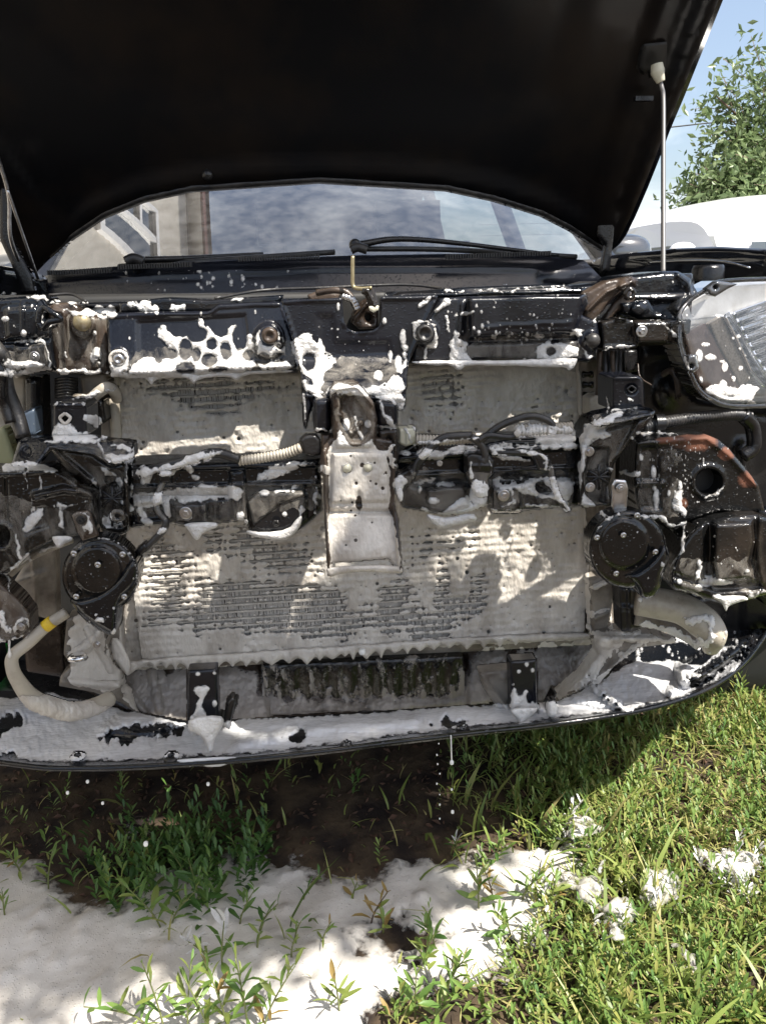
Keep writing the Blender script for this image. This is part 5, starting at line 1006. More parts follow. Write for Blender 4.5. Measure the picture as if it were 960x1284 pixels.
for q in ([(165, 606), (400, 600), (402, 640), (300, 655), (165, 650)], [(500, 590), (724, 590), (724, 640), (560, 650), (500, 636)], [(0, 620), (110, 640), (110, 690), (0, 720)], [(58, 388), (136, 398), (138, 466), (70, 466)], [(392, 446), (505, 446), (505, 500), (392, 500)],
          [(418, 486), (452, 486), (472, 520), (470, 560), (420, 560)], [(600, 420), (725, 415), (735, 452), (560, 456)], [(728, 556), (765, 550), (765, 640), (728, 640)], [(60, 560), (160, 590), (160, 660), (120, 660)], [(850, 700), (950, 700), (950, 750), (850, 745)],
          [(0, 735), (40, 770), (36, 800), (0, 804)], [(60, 540), (165, 552), (165, 582), (60, 570)], [(740, 520), (820, 516), (760, 600), (730, 600)], [(170, 440), (372, 430), (372, 464), (150, 470)], [(0, 440), (60, 430), (62, 466), (0, 470)], [(800, 560), (850, 560), (850, 650), (800, 645)], [(404, 560), (416, 560), (416, 715), (408, 715)]): film(q)
cling(FB, True); cling(FM, False); cling(FF, False, True)

# ---- foam fringes that hang free below edges (closed pillows)
def fringe(poly, Y, parent, mname, rough=0, r=5, depth=.006, step=1.25, seed=1, sm=1):
    q = chaikin(poly, sm) if sm else np.asarray(poly, float); x0, y0 = q.min(0)-4; x1, y1 = q.max(0)+4
    xs = np.arange(x0, x1+step, step); ys = np.arange(y0, y1+step, step); X, Yg = np.meshgrid(xs, ys); f = sdp(q, X, Yg)+rough*fbm(X, Yg, 9, seed)
    vx, vy, vf, F, segs = march(f, xs, ys); u = np.clip(vf/r, 0, 1); h = depth*np.sqrt(1-(1-u)**2)*(1+.3*fbm(vx, vy, 8, seed+4))
    A = PY(vx, vy, Y-h); B = PY(vx, vy, Y+h*.8); n = len(vx)
    mk('foam_fringe', np.vstack([A, B]), F+[[i+n for i in f[::-1]] for f in F], M[mname], parent, kind='stuff')
bot = []
xx = 148
drips = [(150, 836), (156, 842), (162, 848), (168, 842), (182, 834)]
x = 186
while x < 640:
    wd = rng.uniform(9, 26); yb = 836-(x-150)*.0595+4*math.sin((x-200)/90); dp = rng.uniform(3, 9)
    drips += [(x, yb-2), (x+wd*.25, yb+dp*.15), (x+wd*.4, yb+dp*.75), (x+wd*.5, yb+dp), (x+wd*.58, yb+dp*.7), (x+wd*.75, yb+dp*.1)]; x += wd
drips += [(650, 806), (680, 804), (712, 803), (742, 800)]
fringe(drips+[(742, 792), (600, 798), (400, 812), (152, 828)], 1.192, rad, 'foamd', rough=1.6, depth=.006, r=6, sm=2)
fringe([(164, 470), (178, 474), (186, 476), (190, 484), (194, 476), (210, 473), (234, 474), (240, 478), (243, 483), (247, 477), (262, 473), (288, 472), (297, 479), (303, 471), (335, 468), (372, 466), (370, 462), (240, 466), (160, 466)], 1.062, sh, 'foam', rough=1, depth=.005)
fringe([(516, 456), (540, 458), (566, 458), (575, 466), (584, 458), (640, 459), (690, 461), (708, 460), (714, 466), (722, 456), (724, 448), (640, 452), (516, 452)], 1.045, rs, 'foam', rough=1, depth=.005)
fringe([(236, 915), (250, 922), (256, 930), (261, 942), (264, 945), (267, 941), (268, 930), (276, 916), (282, 904), (276, 896), (236, 900)], 1.0, car, 'foam', depth=.008)
fringe([(640, 894), (650, 905), (652, 910), (656, 905), (674, 892), (672, 886), (640, 888)], 1.03, car, 'foam', depth=.007)
fringe([(228, 656), (236, 664), (245, 678), (250, 676), (254, 668), (276, 660), (270, 654)], .985, bl, 'foam', depth=.006)
fringe([(306, 664), (314, 672), (350, 678), (362, 676), (376, 662), (380, 645), (372, 650), (362, 664), (330, 668)], .982, bl, 'foam', depth=.006)
fringe([(532, 644), (540, 656), (553, 664), (566, 660), (584, 656), (600, 652), (592, 642), (560, 650), (545, 646)], .985, br, 'foam', depth=.007)
fringe([(890, 748), (904, 755), (907, 762), (910, 768), (912, 760), (926, 755), (940, 752), (930, 746)], .95, car, 'foam', depth=.005)
fringe([(222, 955), (236, 963), (246, 959), (262, 962), (280, 961), (298, 952), (296, 948), (222, 952)], .98, tr, 'foamt', depth=.004)
fringe([(496, 616), (500, 628), (503, 630), (506, 620), (502, 610)], .95, pg, 'foam', depth=.004, r=3)
fringe([(66, 676), (70, 684), (76, 688), (80, 682), (92, 678), (90, 672), (66, 672)], .968, car, 'foam', depth=.005)
fringe([(10, 802), (11, 815), (9, 823), (13, 826), (16, 822), (13, 814), (14, 802)], .962, car, 'foam', depth=.003, r=3)
fringe([(408, 716), (414, 724), (424, 720), (460, 716), (500, 720), (506, 716), (500, 708), (412, 710)], .93, st, 'foamd', depth=.005)
fringe([(164, 832), (162, 846), (160, 848), (150, 836), (140, 826), (138, 800), (150, 800), (160, 820)], 1.17, car, 'foamd', depth=.006)

# ---- falling drops
def drop(px, py, Y, rpx, lab, el=1.0):
    r = rpx*Y/FPX
    ellipsoid('foam_drop', P1(px, py, Y), (r, r, r*el), M['wetdrop'], None, label=lab, cat='drop', group='drops of foam falling from the bumper tray')
for (x, y, r, lab) in ((183, 1058, 3.4, 'largest round white drop falling low in front of the dark grass clump'), (261, 983, 2.4, 'white drop falling alone against the dark soil right of the left bracket'), (110, 980, 2.2, 'upper of three white drops falling at the left above brown grass'), (85, 994, 2.2, 'leftmost white drop falling below the left end of the tray'), (129, 1007, 2.0, 'lowest of three white drops falling at the left above brown grass'),
                       (566, 956, 3.0, 'white drop at the end of a hanging thread below the tray'), (567, 1018, 2.4, 'large white drop below the hanging thread near the foamy ground'), (566, 990, 1.6, 'small white drop between the hanging thread and a larger drop')):
    drop(x, y, .99, r, lab, 1.25)
for k, y in enumerate((934, 948, 960, 972, 984, 998, 1008, 1025)):
    drop(549+2.2*math.sin(y*.7), y+2*math.sin(y), .99, .8+.5*abs(math.sin(y*3)), ('topmost', 'second', 'third', 'fourth', 'fifth', 'sixth', 'seventh', 'lowest')[k]+' tiny droplet from the top in the vertical string falling right of centre', 1.4)
tube('foam_thread', [(565, 922, .99), (565.5, 938, .99), (566, 955, .99)], .0011, M['wetdrop'], tr, seg=6)
drop(454, 817, 1.17, 5, 'round white drop hanging below the radiator foam at the centre')
REG.clear()

# ================================================================== GROUND FOAM
WX = np.arange(-2.0, 1.7, .0065); WY = np.arange(.45, 1.62, .0065); AX, AY = np.meshgrid(WX, WY)
def wp(pts): return [tuple(PZ(x, y, 0)[:2]) for x, y in pts]
gpoly = wp([(-900, 1500), (-700, 1150), (-300, 1075), (-60, 1072), (0, 1070), (50, 1078), (100, 1110), (150, 1120), (170, 1090), (230, 1062), (300, 1058), (375, 1064), (400, 1080), (470, 1084), (520, 1068), (560, 1060), (640, 1062), (720, 1040), (745, 1070), (720, 1120), (690, 1165), (640, 1190), (600, 1205), (560, 1225), (500, 1240), (465, 1262), (440, 1300), (300, 1500)])
g = sdp(gpoly, AX, AY); nn = fbm(AX, AY, .12, 3)+.5*fbm(AX, AY, .03, 9); g = g+.05*nn-.05*np.maximum(fbm(AX, AY, .09, 44)-.42, 0)*6*(AX > -.3)+.012*fbm(AX, AY, .02, 19)+.03*ss((AX-.1)/.3)*fbm(AX, AY, .05, 21)
for q in ([(880, 1080), (915, 1075), (950, 1090), (955, 1115), (935, 1130), (890, 1110)], [(740, 1150), (790, 1140), (800, 1170), (770, 1190)], [(700, 1035), (745, 1030), (750, 1060), (715, 1065)], [(830, 1200), (880, 1210), (870, 1225)], [(140, 1018), (170, 1015), (190, 1030), (160, 1045)]):
    g = np.maximum(g, sdp(wp(q), AX, AY)-.012+.035*nn+.035*fbm(AX, AY, .022, 33))
hc = wp([(455, 1150), (500, 1140), (545, 1170), (520, 1195), (470, 1185)]); g = np.minimum(g, -sdp(hc, AX, AY)+.06*fbm(AX, AY, .025, 71)+.012)
vx, vy, vf, F, _ = march(g, WX, WY)
hz = ground_z(vx, vy)-.02+np.minimum(.009, .11*np.maximum(vf, 0)**.75)*(1+.7*fbm(vx, vy, .11, 60)+.25*fbm(vx, vy, .028, 61)+.10*fbm(vx, vy, .012, 62))+.0005
for _ in range(900):
    bx, by, br_ = rng.uniform(-1, .6), rng.uniform(.5, 1.35), rng.uniform(.003, .014); k = (np.abs(vx-bx) < br_) & (np.abs(vy-by) < br_); dd = 1-((vx[k]-bx)**2+(vy[k]-by)**2)/br_**2; hz[k] += .35*br_*np.sqrt(np.maximum(dd, 0))
pit = np.clip(fbm(vx, vy, .05, 70)-.45, 0, 1); hz -= .04*pit
mk('ground_foam', np.stack([vx, vy, hz], 1), [g_[::-1] for g_ in F], M['foamg_thin'], None, tint=vf, kind='stuff', label='white shampoo foam spread over the ground in front of the car', cat='foam')
def foamf(x, y):
    i = np.clip(((x-WX[0])/.0065).astype(int), 0, len(WX)-1); j = np.clip(((y-WY[0])/.0065).astype(int), 0, len(WY)-1)
    inb = (x > WX[0]) & (x < WX[-1]) & (y > WY[0]) & (y < WY[-1]); return np.where(inb, g[j, i], -1)

# ================================================================== GRASS
def frame_px(x, y, z=0):
    v = (np.stack([x, y, np.full_like(x, z)], -1)-C0) @ RM; return CX+v[..., 0]/-v[..., 2]*FPX, CY-v[..., 1]/-v[..., 2]*FPX
def blades(n, area, hmin, hmax, wd, dens, name='grass', m='grass', tb=.4, seed=1):
    r = np.random.default_rng(seed); x = r.uniform(area[0], area[1], n); y = r.uniform(area[2], area[3], n)
    px, py = frame_px(x, y); k = r.random(n) < dens(x, y, px, py); x, y, px, py = x[k], y[k], px[k], py[k]; n = len(x)
    cl = vnoise(x, y, .07, seed+5); h = (hmin+(hmax-hmin)*r.random(n)**1.6)*(.6+.8*cl); a = r.uniform(0, 2*np.pi, n); lean = r.uniform(.15, 1.1, n)*h+(hmax < .02)*r.uniform(.01, .05, n); w_ = wd*r.uniform(.6, 1.4, n)
    z0 = ground_z(x, y)-.022; S = 4; V = np.zeros((n, 2*S+1, 3)); tw = r.uniform(-.8, .8, n)
    for s in range(S+1):
        t = s/S; cx = x+np.cos(a)*lean*t**1.8; cy = y+np.sin(a)*lean*t**1.8; cz = z0+h*(t-.35*t*t*np.minimum(lean/h, 1.5))+(hmax < .02)*.02
        wdt = w_*(1-t**2.2)*(.55+.8*min(t*2, 1)); ax = a+np.pi/2+tw*t
        if s < S:
            V[:, 2*s] = np.stack([cx-np.cos(ax)*wdt, cy-np.sin(ax)*wdt, cz], -1); V[:, 2*s+1] = np.stack([cx+np.cos(ax)*wdt, cy+np.sin(ax)*wdt, cz], -1)
        else: V[:, 2*S] = np.stack([cx, cy, cz], -1)
    b = np.arange(n)*(2*S+1); q = np.concatenate([np.stack([b+2*s, b+2*s+1, b+2*s+3, b+2*s+2], -1) for s in range(S-1)]); q = np.concatenate([q, np.stack([b+2*S-2, b+2*S-1, b+2*S, b+2*S], -1)[:0]])
    tr_ = np.stack([b+2*S-2, b+2*S-1, b+2*S], -1)
    tint = np.clip(tb+.35*(vnoise(x, y, .25, seed+9)-.5)+r.normal(0, .16, n), 0, 1); tint = np.where(r.random(n) < .08, r.uniform(.8, 1, n), tint)
    return V.reshape(-1, 3), q, tr_, np.repeat(tint, 2*S+1)
def dens_main(x, y, px, py):
    d = np.where(px > 560, 1., .35)
    right = ss((x-(.13+.18*fbm(x, y, .3, 90)-.25*np.clip(1.0-y, 0, .3)))/.22); d = right
    d = np.maximum(d, .25*ss((.12-np.hypot((x+.29)/1.6, (y-1.17)/.8))/.06))      # shaded clump at the left
    d = np.maximum(d, .28*ss((-.25-x)/.3)*ss((y-1.14)/.08)*ss((1.5-y)/.2))
    d = np.where((x < .42) & (y > 1.13), d*.30, d); d = np.maximum(d, .035)
    under = (np.abs(x-XC) < .62) & (y > 1.5); d = np.where(under, d*.25, d)
    f = foamf(x, y); d = np.where(f > .03, np.maximum(d*.06, .05*(vnoise(x, y, .09, 66) > .62)), np.where(f > 0, d*.35, d)); d = np.where(y > 3, d*.4, d); d = np.where((px < -150) & (py < 2000), d*.6, d)
    return np.clip(d*(.2+1.35*vnoise(x, y, .10, 91)), 0, 1)
parts = [blades(42000, (-.9, 1.5, .5, 1.9), .015, .062, .0017, dens_main, seed=1, tb=.56), blades(9000, (-1.6, 3.2, .3, 5), .03, .10, .004, dens_main, seed=2, tb=.5),
         blades(9000, (-.1, 1.4, .5, 1.6), .03, .11, .0026, lambda x, y, px, py: dens_main(x, y, px, py)*(vnoise(x, y, .2, 17) > .45), seed=3, tb=.42)]
parts.append(blades(9000, (-.2, 1.5, .5, 1.7), .004, .016, .0012, dens_main, seed=12, tb=.97))
off = 0; Vs = []; Qs = []; Ts = []; Ti = []
for V, q, t_, ti in parts:
    Vs.append(V); Qs.append(q+off); Ts.append(t_+off); Ti.append(ti); off += len(V)
V = np.vstack(Vs); Q = np.vstack(Qs); T = np.vstack(Ts); Q3 = np.vstack([Q[:, [0, 1, 2]], Q[:, [0, 2, 3]], T])
mk('grass', V, Q3, M['grass'], None, tint=np.concatenate(Ti), kind='stuff', label='lush green and yellowing lawn grass growing around the front of the car', cat='grass')

# leafy sprigs (knotweed-like) mixed through the lawn
def leaf_pts(L_, W_, droop=.25):
    ts = [0, .2, .5, .8, 1]; ws_ = [.10, .6, 1, .72, 0]; V = []; F = []
    for t_, w_ in zip(ts, ws_):
        z = -droop*L_*t_*t_+L_*.45*t_; V += [(-W_*w_/2, L_*t_, z+.18*W_*w_), (0, L_*t_, z), (W_*w_/2, L_*t_, z+.18*W_*w_)]
    for i in range(4): F += [[3*i, 3*i+1, 3*i+4, 3*i+3], [3*i+1, 3*i+2, 3*i+5, 3*i+4]]
    return np.array(V), F
def sprigs(n, area, dens, seed, tb, h0=.03, h1=.09, leaf=.022):
    r = np.random.default_rng(seed); x = r.uniform(area[0], area[1], n); y = r.uniform(area[2], area[3], n); px, py = frame_px(x, y); k = r.random(n) < dens(x, y, px, py); x, y = x[k], y[k]
    LV, LF = leaf_pts(1, .30); LF = np.array(LF); VV = []; FF = []; TT = []; o = 0
    for xx_, yy_ in zip(x, y):
        H_ = r.uniform(h0, h1); ln = r.uniform(0, .6); la_ = r.uniform(0, 6.28); nl = int(4+H_*110); z0 = float(ground_z(np.array(xx_), np.array(yy_)))-.02; t0 = np.clip(tb+r.normal(0, .14), 0, 1)
        for i in range(nl):
            t_ = (i+.5)/nl; c = np.array([xx_+math.cos(la_)*ln*H_*t_**2, yy_+math.sin(la_)*ln*H_*t_**2, z0+H_*t_]); s_ = leaf*(1.1-.5*t_)*r.uniform(.6, 1.25)
            a = r.uniform(0, 6.28); up = .25+.75*t_; ca, sa = math.cos(a), math.sin(a); p = LV*s_; p = np.stack([p[:, 0], p[:, 1]*(1-.45*up), p[:, 2]+p[:, 1]*up*.8], -1)
            VV.append(np.stack([p[:, 0]*ca-p[:, 1]*sa, p[:, 0]*sa+p[:, 1]*ca, p[:, 2]], -1)+c); FF.append(LF+o); o += len(LV); TT.append(np.full(len(LV), np.clip(t0+r.normal(0, .07), 0, 1)))
    return np.vstack(VV), np.vstack(FF), np.concatenate(TT)
def dsp(x, y, px, py): return dens_main(x, y, px, py)*np.where(foamf(x, y) > .03, 0, .9)
V, F, T = sprigs(7500, (-.7, 1.35, .5, 1.75), dsp, 5, .48, leaf=.019)
V2, F2, T2 = sprigs(330, (-.52, -.06, 1.0, 1.26), lambda x, y, px, py: ss((.17-np.hypot((x+.27)/1.15, (y-1.13)/.8))/.10), 6, .16, .035, .12, leaf=.026)  # left clump: its shade is put into a darker leaf tint
mk('ground_cover', np.vstack([V, V2]), np.vstack([F, F2+len(V)]), M['weed'], None, tint=np.concatenate([T, T2]), kind='stuff', label='small leafy knotweed creeping through the lawn and beside the foam', cat='ground cover')

sp = [wp(q) for q in ([(880, 1080), (915, 1075), (950, 1090), (960, 1115), (935, 1130), (890, 1110)], [(735, 1145), (790, 1135), (810, 1170), (765, 1195)], [(700, 1035), (745, 1030), (755, 1065), (715, 1065)], [(830, 1200), (880, 1210), (870, 1228)], [(790, 1100), (860, 1090), (870, 1130), (800, 1150)], [(680, 1100), (760, 1110), (750, 1150), (690, 1140)])]
def dpatch(x, y, px, py):
    v = np.full(x.shape, -1.)
    for q in sp: v = np.maximum(v, sdp(q, x, y))
    return ss((v+.03)/.05)
Vf, Ff, Tf = sprigs(800, (.2, 1.0, .6, 1.2), lambda *a: dpatch(*a)*(vnoise(a[0], a[1], .05, 88) > .45), 15, .4, .035, .075, leaf=.022)
mk('foamed_leaves', Vf, Ff, M['foam'], None, kind='stuff', label='scraps of white foam caught on the leaves of the lawn at right', cat='foam')
sx_ = np.arange(.2, 1.1, .005); sy_ = np.arange(.6, 1.3, .005); SX, SY = np.meshgrid(sx_, sy_); fv = np.full(SX.shape, -1.)
for q in sp: fv = np.maximum(fv, sdp(q, SX, SY))
fv = fv-.012+.04*fbm(SX, SY, .05, 222)+.02*fbm(SX, SY, .015, 223); a1, b1, c1, F1, _ = march(fv, sx_, sy_)
mk('foam_scraps', np.stack([a1, b1, .022+.012*fbm(a1, b1, .05, 224)+np.minimum(.012, .5*c1)], 1), [g_[::-1] for g_ in F1], M['foamg_thin'], None, tint=c1, kind='stuff', label='thin white foam scraps lying in the grass at right', cat='foam')
# crumbs and dead leaves on the bare soil under the bumper
nc = 5200; cx_, cy_ = rng.uniform(-.9, 1.0, nc), rng.uniform(1.0, 2.2, nc); kk = foamf(cx_, cy_) < .0; cx_, cy_ = cx_[kk], cy_[kk]; nc = len(cx_)
A_ = rng.normal(0, 1, (nc, 3)); A_[:, 2] *= .35; A_ /= np.linalg.norm(A_, axis=1)[:, None]; B_ = np.cross(A_, rng.normal(0, 1, (nc, 3))); B_ /= np.linalg.norm(B_, axis=1)[:, None]; sz = rng.uniform(.002, .011, nc)[:, None]
C_ = np.stack([cx_, cy_, ground_z(cx_, cy_)-.02+.003], 1); U_ = np.cross(A_, B_)
Vc = np.stack([C_-A_*sz, C_-B_*sz*.5+U_*sz*.3, C_+A_*sz, C_+B_*sz*.5+U_*sz*.25], 1).reshape(-1, 3); bb = np.arange(nc)*4
mk('soil_litter', Vc, np.stack([bb, bb+1, bb+2, bb+3], 1), mat('dead_leaf_litter', (.10, .05, .03), .8, col2=(.03, .02, .012), nscale=90), None, smooth=False, kind='stuff', label='dark crumbs and dead leaves on the soil under the bumper', cat='litter')
# single weeds that stand up out of the foam: each its own plant
LV, LF = leaf_pts(1, .27, .3)
leafm = []
for ti in (.1, .3, .45, .62, .95):
    me = bpy.data.meshes.new('leaf'); me.from_pydata(LV.tolist(), [], LF); me.update(); me.materials.append(M['weed']); me.polygons.foreach_set('use_smooth', np.full(len(LF), True))
    a = me.attributes.new('tint', 'FLOAT', 'POINT'); a.data.foreach_set('value', np.full(len(LV), ti, np.float32)); leafm.append(me)
lw = bpy.data.meshes.new('foamy_leaf'); lw.from_pydata(LV.tolist(), [], LF); lw.materials.append(M['foam'])
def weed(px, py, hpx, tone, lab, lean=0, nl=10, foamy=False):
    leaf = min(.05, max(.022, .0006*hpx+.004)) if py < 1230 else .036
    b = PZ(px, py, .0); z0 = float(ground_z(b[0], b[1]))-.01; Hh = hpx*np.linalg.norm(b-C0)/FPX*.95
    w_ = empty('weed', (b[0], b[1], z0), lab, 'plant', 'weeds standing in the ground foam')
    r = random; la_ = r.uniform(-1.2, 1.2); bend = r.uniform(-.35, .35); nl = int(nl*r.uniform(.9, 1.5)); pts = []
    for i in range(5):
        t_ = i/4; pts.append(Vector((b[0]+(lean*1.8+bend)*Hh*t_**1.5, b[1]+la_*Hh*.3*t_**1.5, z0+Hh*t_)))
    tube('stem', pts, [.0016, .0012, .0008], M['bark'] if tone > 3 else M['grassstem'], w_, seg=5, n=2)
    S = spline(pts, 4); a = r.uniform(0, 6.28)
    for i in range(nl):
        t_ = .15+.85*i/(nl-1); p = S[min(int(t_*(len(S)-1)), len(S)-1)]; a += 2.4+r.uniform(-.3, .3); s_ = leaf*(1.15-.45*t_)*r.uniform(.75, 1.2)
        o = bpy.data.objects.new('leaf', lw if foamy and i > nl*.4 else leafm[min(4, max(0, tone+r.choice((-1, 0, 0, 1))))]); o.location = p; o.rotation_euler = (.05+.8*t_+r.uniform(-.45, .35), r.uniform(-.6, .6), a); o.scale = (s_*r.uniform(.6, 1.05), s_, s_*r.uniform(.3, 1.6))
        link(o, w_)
M['grassstem'] = mat('green_stem', (.14, .16, .05), .5)
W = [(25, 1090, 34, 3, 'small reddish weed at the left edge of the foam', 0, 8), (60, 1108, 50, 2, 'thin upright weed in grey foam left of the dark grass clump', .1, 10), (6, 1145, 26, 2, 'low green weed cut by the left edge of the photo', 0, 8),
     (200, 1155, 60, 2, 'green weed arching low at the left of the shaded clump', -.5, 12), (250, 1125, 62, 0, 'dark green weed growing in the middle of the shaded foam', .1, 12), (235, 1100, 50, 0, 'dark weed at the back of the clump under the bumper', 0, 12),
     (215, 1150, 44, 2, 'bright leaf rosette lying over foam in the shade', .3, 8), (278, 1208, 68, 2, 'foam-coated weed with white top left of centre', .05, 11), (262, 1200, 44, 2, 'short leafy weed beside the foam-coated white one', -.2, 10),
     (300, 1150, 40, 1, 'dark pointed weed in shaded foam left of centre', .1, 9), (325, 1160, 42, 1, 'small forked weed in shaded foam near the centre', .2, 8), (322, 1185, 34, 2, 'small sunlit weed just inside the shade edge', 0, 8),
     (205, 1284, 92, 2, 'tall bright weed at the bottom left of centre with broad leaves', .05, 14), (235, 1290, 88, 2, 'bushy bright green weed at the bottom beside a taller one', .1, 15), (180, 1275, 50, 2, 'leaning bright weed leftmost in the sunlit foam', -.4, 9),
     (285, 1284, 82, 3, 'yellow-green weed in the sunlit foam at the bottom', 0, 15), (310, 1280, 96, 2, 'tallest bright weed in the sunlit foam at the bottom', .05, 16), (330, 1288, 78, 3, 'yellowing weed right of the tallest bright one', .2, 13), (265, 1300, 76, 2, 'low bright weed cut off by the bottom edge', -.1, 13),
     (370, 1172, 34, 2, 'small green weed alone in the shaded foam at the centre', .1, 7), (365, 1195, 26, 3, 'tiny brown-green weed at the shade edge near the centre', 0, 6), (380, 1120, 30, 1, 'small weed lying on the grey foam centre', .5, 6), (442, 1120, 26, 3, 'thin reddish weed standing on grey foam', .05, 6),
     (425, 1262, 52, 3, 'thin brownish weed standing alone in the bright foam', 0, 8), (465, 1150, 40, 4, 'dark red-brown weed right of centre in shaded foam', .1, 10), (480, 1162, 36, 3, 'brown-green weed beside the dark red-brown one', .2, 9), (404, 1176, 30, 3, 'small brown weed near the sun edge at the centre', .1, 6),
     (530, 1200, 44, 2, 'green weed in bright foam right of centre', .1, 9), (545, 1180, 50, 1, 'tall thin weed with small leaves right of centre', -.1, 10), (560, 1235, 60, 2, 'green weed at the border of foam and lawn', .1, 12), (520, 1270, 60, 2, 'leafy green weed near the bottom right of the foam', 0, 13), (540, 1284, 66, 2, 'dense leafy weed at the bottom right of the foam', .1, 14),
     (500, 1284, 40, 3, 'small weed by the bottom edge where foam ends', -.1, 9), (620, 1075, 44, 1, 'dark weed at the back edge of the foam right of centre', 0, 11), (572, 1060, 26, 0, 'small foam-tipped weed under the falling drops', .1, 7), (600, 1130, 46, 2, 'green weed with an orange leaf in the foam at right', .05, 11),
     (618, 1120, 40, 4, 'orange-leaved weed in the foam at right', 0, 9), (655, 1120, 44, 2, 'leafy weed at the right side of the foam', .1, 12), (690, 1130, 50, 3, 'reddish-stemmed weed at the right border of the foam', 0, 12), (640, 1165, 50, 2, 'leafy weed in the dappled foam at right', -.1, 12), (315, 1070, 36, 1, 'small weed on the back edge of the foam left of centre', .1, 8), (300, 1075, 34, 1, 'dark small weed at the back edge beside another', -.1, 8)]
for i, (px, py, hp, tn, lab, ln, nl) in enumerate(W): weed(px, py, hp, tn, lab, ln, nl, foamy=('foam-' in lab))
for k, (x, y, h_) in enumerate(((202, 1165, 58), (765, 1165, 70), (605, 1165, 46))): pass

# ================================================================== TREE
def crown_tree(name, base, trunk_h, blobs, nleaf, lab, leafs=.075, seed=4, spread=.3):
    tr0 = empty(name, base, lab, 'tree'); r = np.random.default_rng(seed); bs = Vector(base)
    tube('trunk', [bs, bs+Vector((.05, .05, trunk_h*.5)), bs+Vector((-.05, 0, trunk_h)), bs+Vector((0, .1, trunk_h*1.7))], [.13, .09, .05, .02], M['bark'], tr0, seg=10)
    V = []; T = []; br = []
    for (c, rad_, dn) in blobs:
        c = Vector(c); s0 = bs+Vector((0, 0, trunk_h*.8)); mid = s0.lerp(c, .5)+Vector((0, 0, .1)); tube('branch', [s0, mid, c], [.035, .02, .006], M['bark'], tr0, seg=6, n=4)
        for j in range(max(3, int(dn*10))):
            d = Vector(r.normal(0, 1, 3).tolist()).normalized(); e = c+Vector((d.x*rad_[0], d.y*rad_[1], d.z*rad_[2]))*r.uniform(.6, 1.15); br.append((c.lerp(mid, spread), e))
    BV = []; BF = []
    pts = []
    for a, b_ in br:
        m_ = a.lerp(b_, .5)+Vector(r.normal(0, .05, 3).tolist()); S = spline([a, m_, b_], 5)
        for i in range(len(S)-1):
            k = len(BV); o = Vector((.004, .002, .003)); BV += [tuple(S[i]-o), tuple(S[i]+o), tuple(S[i+1]+o*.6), tuple(S[i+1]-o*.6)]; BF.append([k, k+1, k+2, k+3])
        for i in range(1, len(S)): pts.append((S[i], i/len(S)))
    mk('twigs', BV, BF, M['bark'], tr0, kind='stuff')
    n = nleaf; idx = r.integers(0, len(pts), n); C = np.array([tuple(pts[i][0]) for i in idx])+r.normal(0, .07 if spread else .03, (n, 3)); s_ = leafs*r.uniform(.6, 1.2, n)
    A = r.normal(0, 1, (n, 3)); A /= np.linalg.norm(A, axis=1)[:, None]; B = np.cross(A, r.normal(0, 1, (n, 3))); B /= np.linalg.norm(B, axis=1)[:, None]; B *= .42; Nn_ = np.cross(A, B)
    Vv = np.stack([C, C+(A*.5+B*.5+Nn_*.12)*s_[:, None], C+A*s_[:, None], C+(A*.5-B*.5+Nn_*.12)*s_[:, None]], 1).reshape(-1, 3)
    b_ = np.arange(n)*4; F_ = np.stack([b_, b_+1, b_+2, b_+3], -1)
    mk('crown', Vv, F_, M['crown'], tr0, smooth=False, tint=np.repeat(np.clip(.5+r.normal(0, .25, n), 0, 1), 4), kind='stuff')
def at(px, py, Y): return tuple(PY(px, py, Y))
bl_ = [(at(950, 240, 7), (.7, .7, .45), 5), (at(1000, 180, 7.2), (.7, .7, .5), 5), (at(900, 262, 6.9), (.34, .4, .22), 2.5), (at(915, 150, 7), (.30, .3, .3), .9), (at(970, 90, 7.1), (.42, .4, .4), 1.3), (at(1060, 120, 7.3), (.8, .7, .7), 5), (at(930, 205, 7), (.45, .5, .35), 2.2), (at(1080, 250, 7.2), (.8, .8, .6), 5), (at(897, 120, 7), (.16, .2, .3), .3), (at(880, 232, 6.9), (.16, .2, .16), .5), (at(868, 270, 6.9), (.16, .2, .10), .7), (at(940, 262, 6.9), (.5, .4, .25), 4)]
tb_ = PY(1060, 330, 7.2)
crown_tree('leafy_tree', (float(tb_[0]), 7.2, 0), 1.4, bl_, 21000, 'green leafy tree against the sky above the white car on the right', .085)
bl2 = [(at(806, 300, 9), (.12, .2, .12), .4), (at(821, 306, 9), (.1, .2, .06), .3)]
tb_ = PY(812, 330, 9)
crown_tree('young_tree', (float(tb_[0]), 9, 0), .55, bl2, 260, 'small sprig of leaves just right of the mirror, left of the prop rod', .10, 6)
# unseen bough added above the camera, its clusters placed to shade ground and car
def gnd(gx, gy, z): return (gx+.45*z, gy-.49*z, z)
ov = []
for gx, gy, rx in ((-.80, 1.05, .28), (-.80, 1.18, .26), (-.45, 1.05, .22), (-.48, 1.16, .16), (-.16, 1.05, .18), (.06, 1.08, .10), (.10, 1.2, .10), (-.10, 1.32, .14), (-.6, 1.3, .22), (-1.1, 1.1, .35)):
    ov.append((gnd(gx, gy, 2.3), (rx, .06, .06), rx*26))
crown_tree('added_shade_tree', (-1.2, -2.4, 0), 2.0, ov, 13000, 'unseen tree added behind the camera to shade the front of the car', .075, 9, 0)

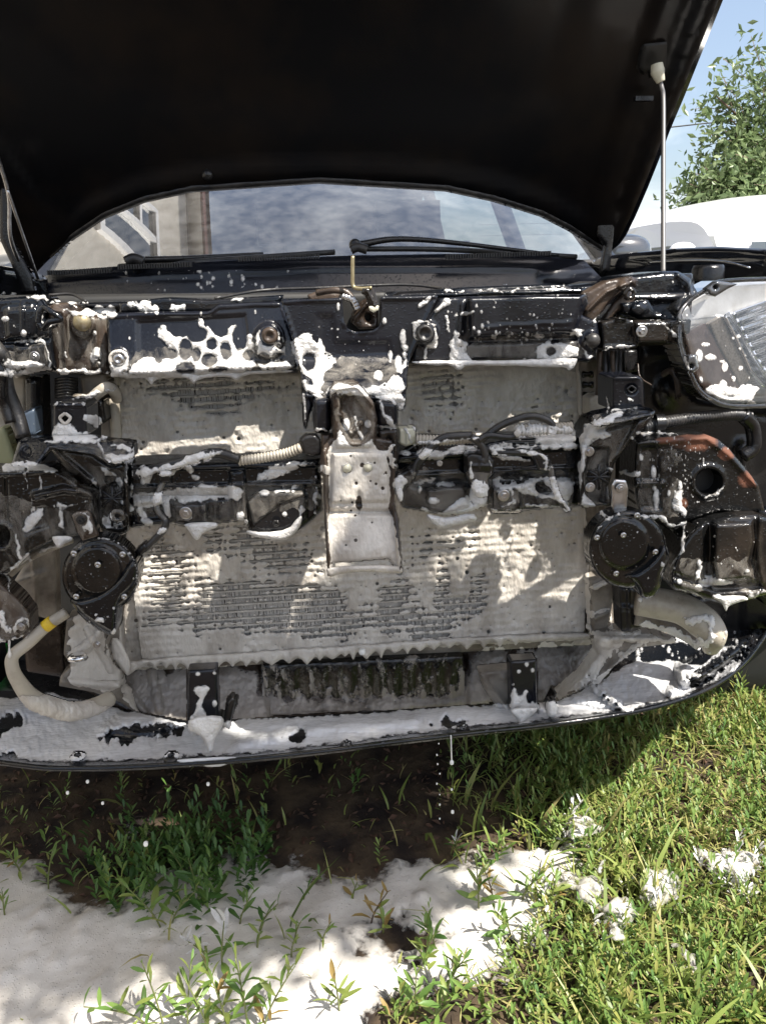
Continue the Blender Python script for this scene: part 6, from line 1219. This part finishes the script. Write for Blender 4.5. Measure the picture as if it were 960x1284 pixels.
# power cables
pc = tube('power_cable', [Vector(at(700, 176, 14)), Vector(at(835, 160, 14)), Vector(at(960, 150, 14)), Vector(at(1300, 140, 14))], .011, M['wire'], None, seg=6, label='thick dark cable crossing the sky behind the prop rod', cat='cable')
for i, (y0, y1) in enumerate(((276, 262), (290, 280))): tube('power_cable', [Vector(at(600, y0+6, 30)), Vector(at(820, y0, 30)), Vector(at(1000, y1, 30))], .006, M['wire'], None, seg=5, label=('upper' if not i else 'lower')+' of two faint thin cables low in the sky behind the prop rod', cat='cable')

# ================================================================== WHITE CAR parked on the right
p0 = PY(900, 285, 5.2)
wc = empty('white_car', (float(p0[0])+.5, 5.6, 0), 'white car parked beyond the wing on the right, only its roof showing', 'car')
prof = [(4.3, .35), (4.25, .75), (4.35, .95), (4.9, 1.05), (5.35, 1.42), (5.8, 1.50), (7.0, 1.50), (7.6, 1.42), (8.1, 1.0), (8.2, .5), (8.1, .3)]
x0 = float(PY(866, 300, 5.3)[0]); x1 = x0+1.75; q = chaikin(prof, 2)
nx_ = 17; V = []
for (yy, z_) in q:
    for u in np.linspace(-1, 1, nx_):
        tum = .16*max(0, (z_-.95))/.55; V.append((x0+(u+1)/2*(x1-x0)-u*tum*.9*abs(u)**3*(x1-x0)*.55*0-(u*tum if abs(u) > .99 else u*tum*.9), yy, z_-.10*abs(u)**4*(1 if z_ > .9 else 0)-(.07*abs(u)**2 if z_ > 1.3 else 0)))
nq = len(q); F = [[j*nx_+i, j*nx_+i+1, (j+1)*nx_+i+1, (j+1)*nx_+i] for j in range(nq-1) for i in range(nx_-1)]
mk('body_shell', V, F, M['white'], wc)
for sgn, xx in ((-1, x0), (1, x1)):
    k = 0 if sgn < 0 else nx_-1; ring_ = [V[j*nx_+k] for j in range(nq)]
    mk('body_side', ring_, [list(range(len(ring_)))], M['white'], wc, smooth=False)
mk('windscreen', [(x0+.2, 4.90, 1.06), (x1-.2, 4.90, 1.06), (x1-.25, 4.99, 1.13), (x0+.25, 4.99, 1.13)], [[0, 1, 2, 3]], M['pane'], wc, smooth=False)
for sgn, xx in ((-1, x0+.05), (1, x1-.05)):
    mk('side_window', [(xx+sgn*.052, 5.3, .98), (xx+sgn*.052, 7.4, .98), (xx+sgn*.052, 7.2, 1.14), (xx+sgn*.052, 5.5, 1.14)], [[0, 1, 2, 3]], M['pane'], wc, smooth=False)
    for yy in (4.9, 7.3): lathe('wheel', [(0, .02), (.2, .03), (.24, .05), (.32, .05), (.33, 0), (.33, -.15)], M['tyre'], wc, (xx, yy, .33), rot=Matrix.Rotation(sgn*math.pi/2, 3, 'Z'), seg=24, reg=False)
ellipsoid('door_mirror', (x0-.08, 5.25, 1.08), (.09, .06, .07), M['white'], wc)

# ================================================================== HOUSE on the left
hx = -2.4
ho = empty('house', (hx-2.5, 5, 0), 'tall cream plank-sided house at the left edge, mirrored with its window in the windscreen', 'house')
ph = .155
for k in range(int(8.6/ph)):
    z = .35+k*ph
    for a_, b_ in ([(-.4, 13.0)] if not (4.9 < z < 6.9) else [(-.4, 5.15), (6.75, 13.0)]):
        V, F = boxm((hx, (a_+b_)/2, z+.002), (.03, b_-a_, ph-.012), rot=Matrix.Rotation(.10, 3, 'Y')); mk('plank', V, F, M['siding'], ho, smooth=False)
box('wall', (hx-1.6, 6.3, 4.5), (3.1, 13.2, 8.9), M['siding'], ho); box('plinth', (hx-.1, 6.3, .15), (.3, 13.4, .3), M['bark'], ho)
box('corner_board', (hx+.01, -.45, 4.5), (.09, .16, 8.6), M['brownp'], ho); box('fascia', (hx+.30, 6.3, 9.12), (.05, 13.6, .34), M['brownp'], ho); box('soffit', (hx+.13, 6.3, 9.0), (.3, 13.5, .03), M['wframe'], ho)
mk('roof', [(hx+.38, -.6, 9.3), (hx+.38, 13.2, 9.3), (hx-2.6, 13.2, 11.2), (hx-2.6, -.6, 11.2)], [[0, 1, 2, 3]], M['brownp'], ho, smooth=False)
wn = box('window', (hx+.005, 5.95, 5.9), (.02, 1.5, 1.9), M['pane'], ho)
for (c, s_) in (((0, -.77, 0), (.09, .13, 2.06)), ((0, .77, 0), (.09, .13, 2.06)), ((0, 0, .97), (.09, 1.42, .13)), ((0, 0, -.97), (.09, 1.42, .13)), ((0, 0, 0), (.08, .11, 1.8)), ((0, .36, .3), (.07, .62, .09))): box('frame', (hx+.03+c[0], 5.95+c[1], 5.9+c[2]), s_, M['wframe'], wn)
# green can at the far left
gc = box('green_can', P1(-8, 838, 1.5), (.06, .06, .09), M['green'], None, label='bright green plastic container edge low at the left behind the hose', cat='container')
lathe('can_cap', [(0, .02), (.012, .02), (.014, 0)], M['green'], gc, P1(-8, 838, 1.5)+Vector((0, 0, .05)), rot=Matrix.Rotation(-math.pi/2, 3, 'X'), seg=12, reg=False)
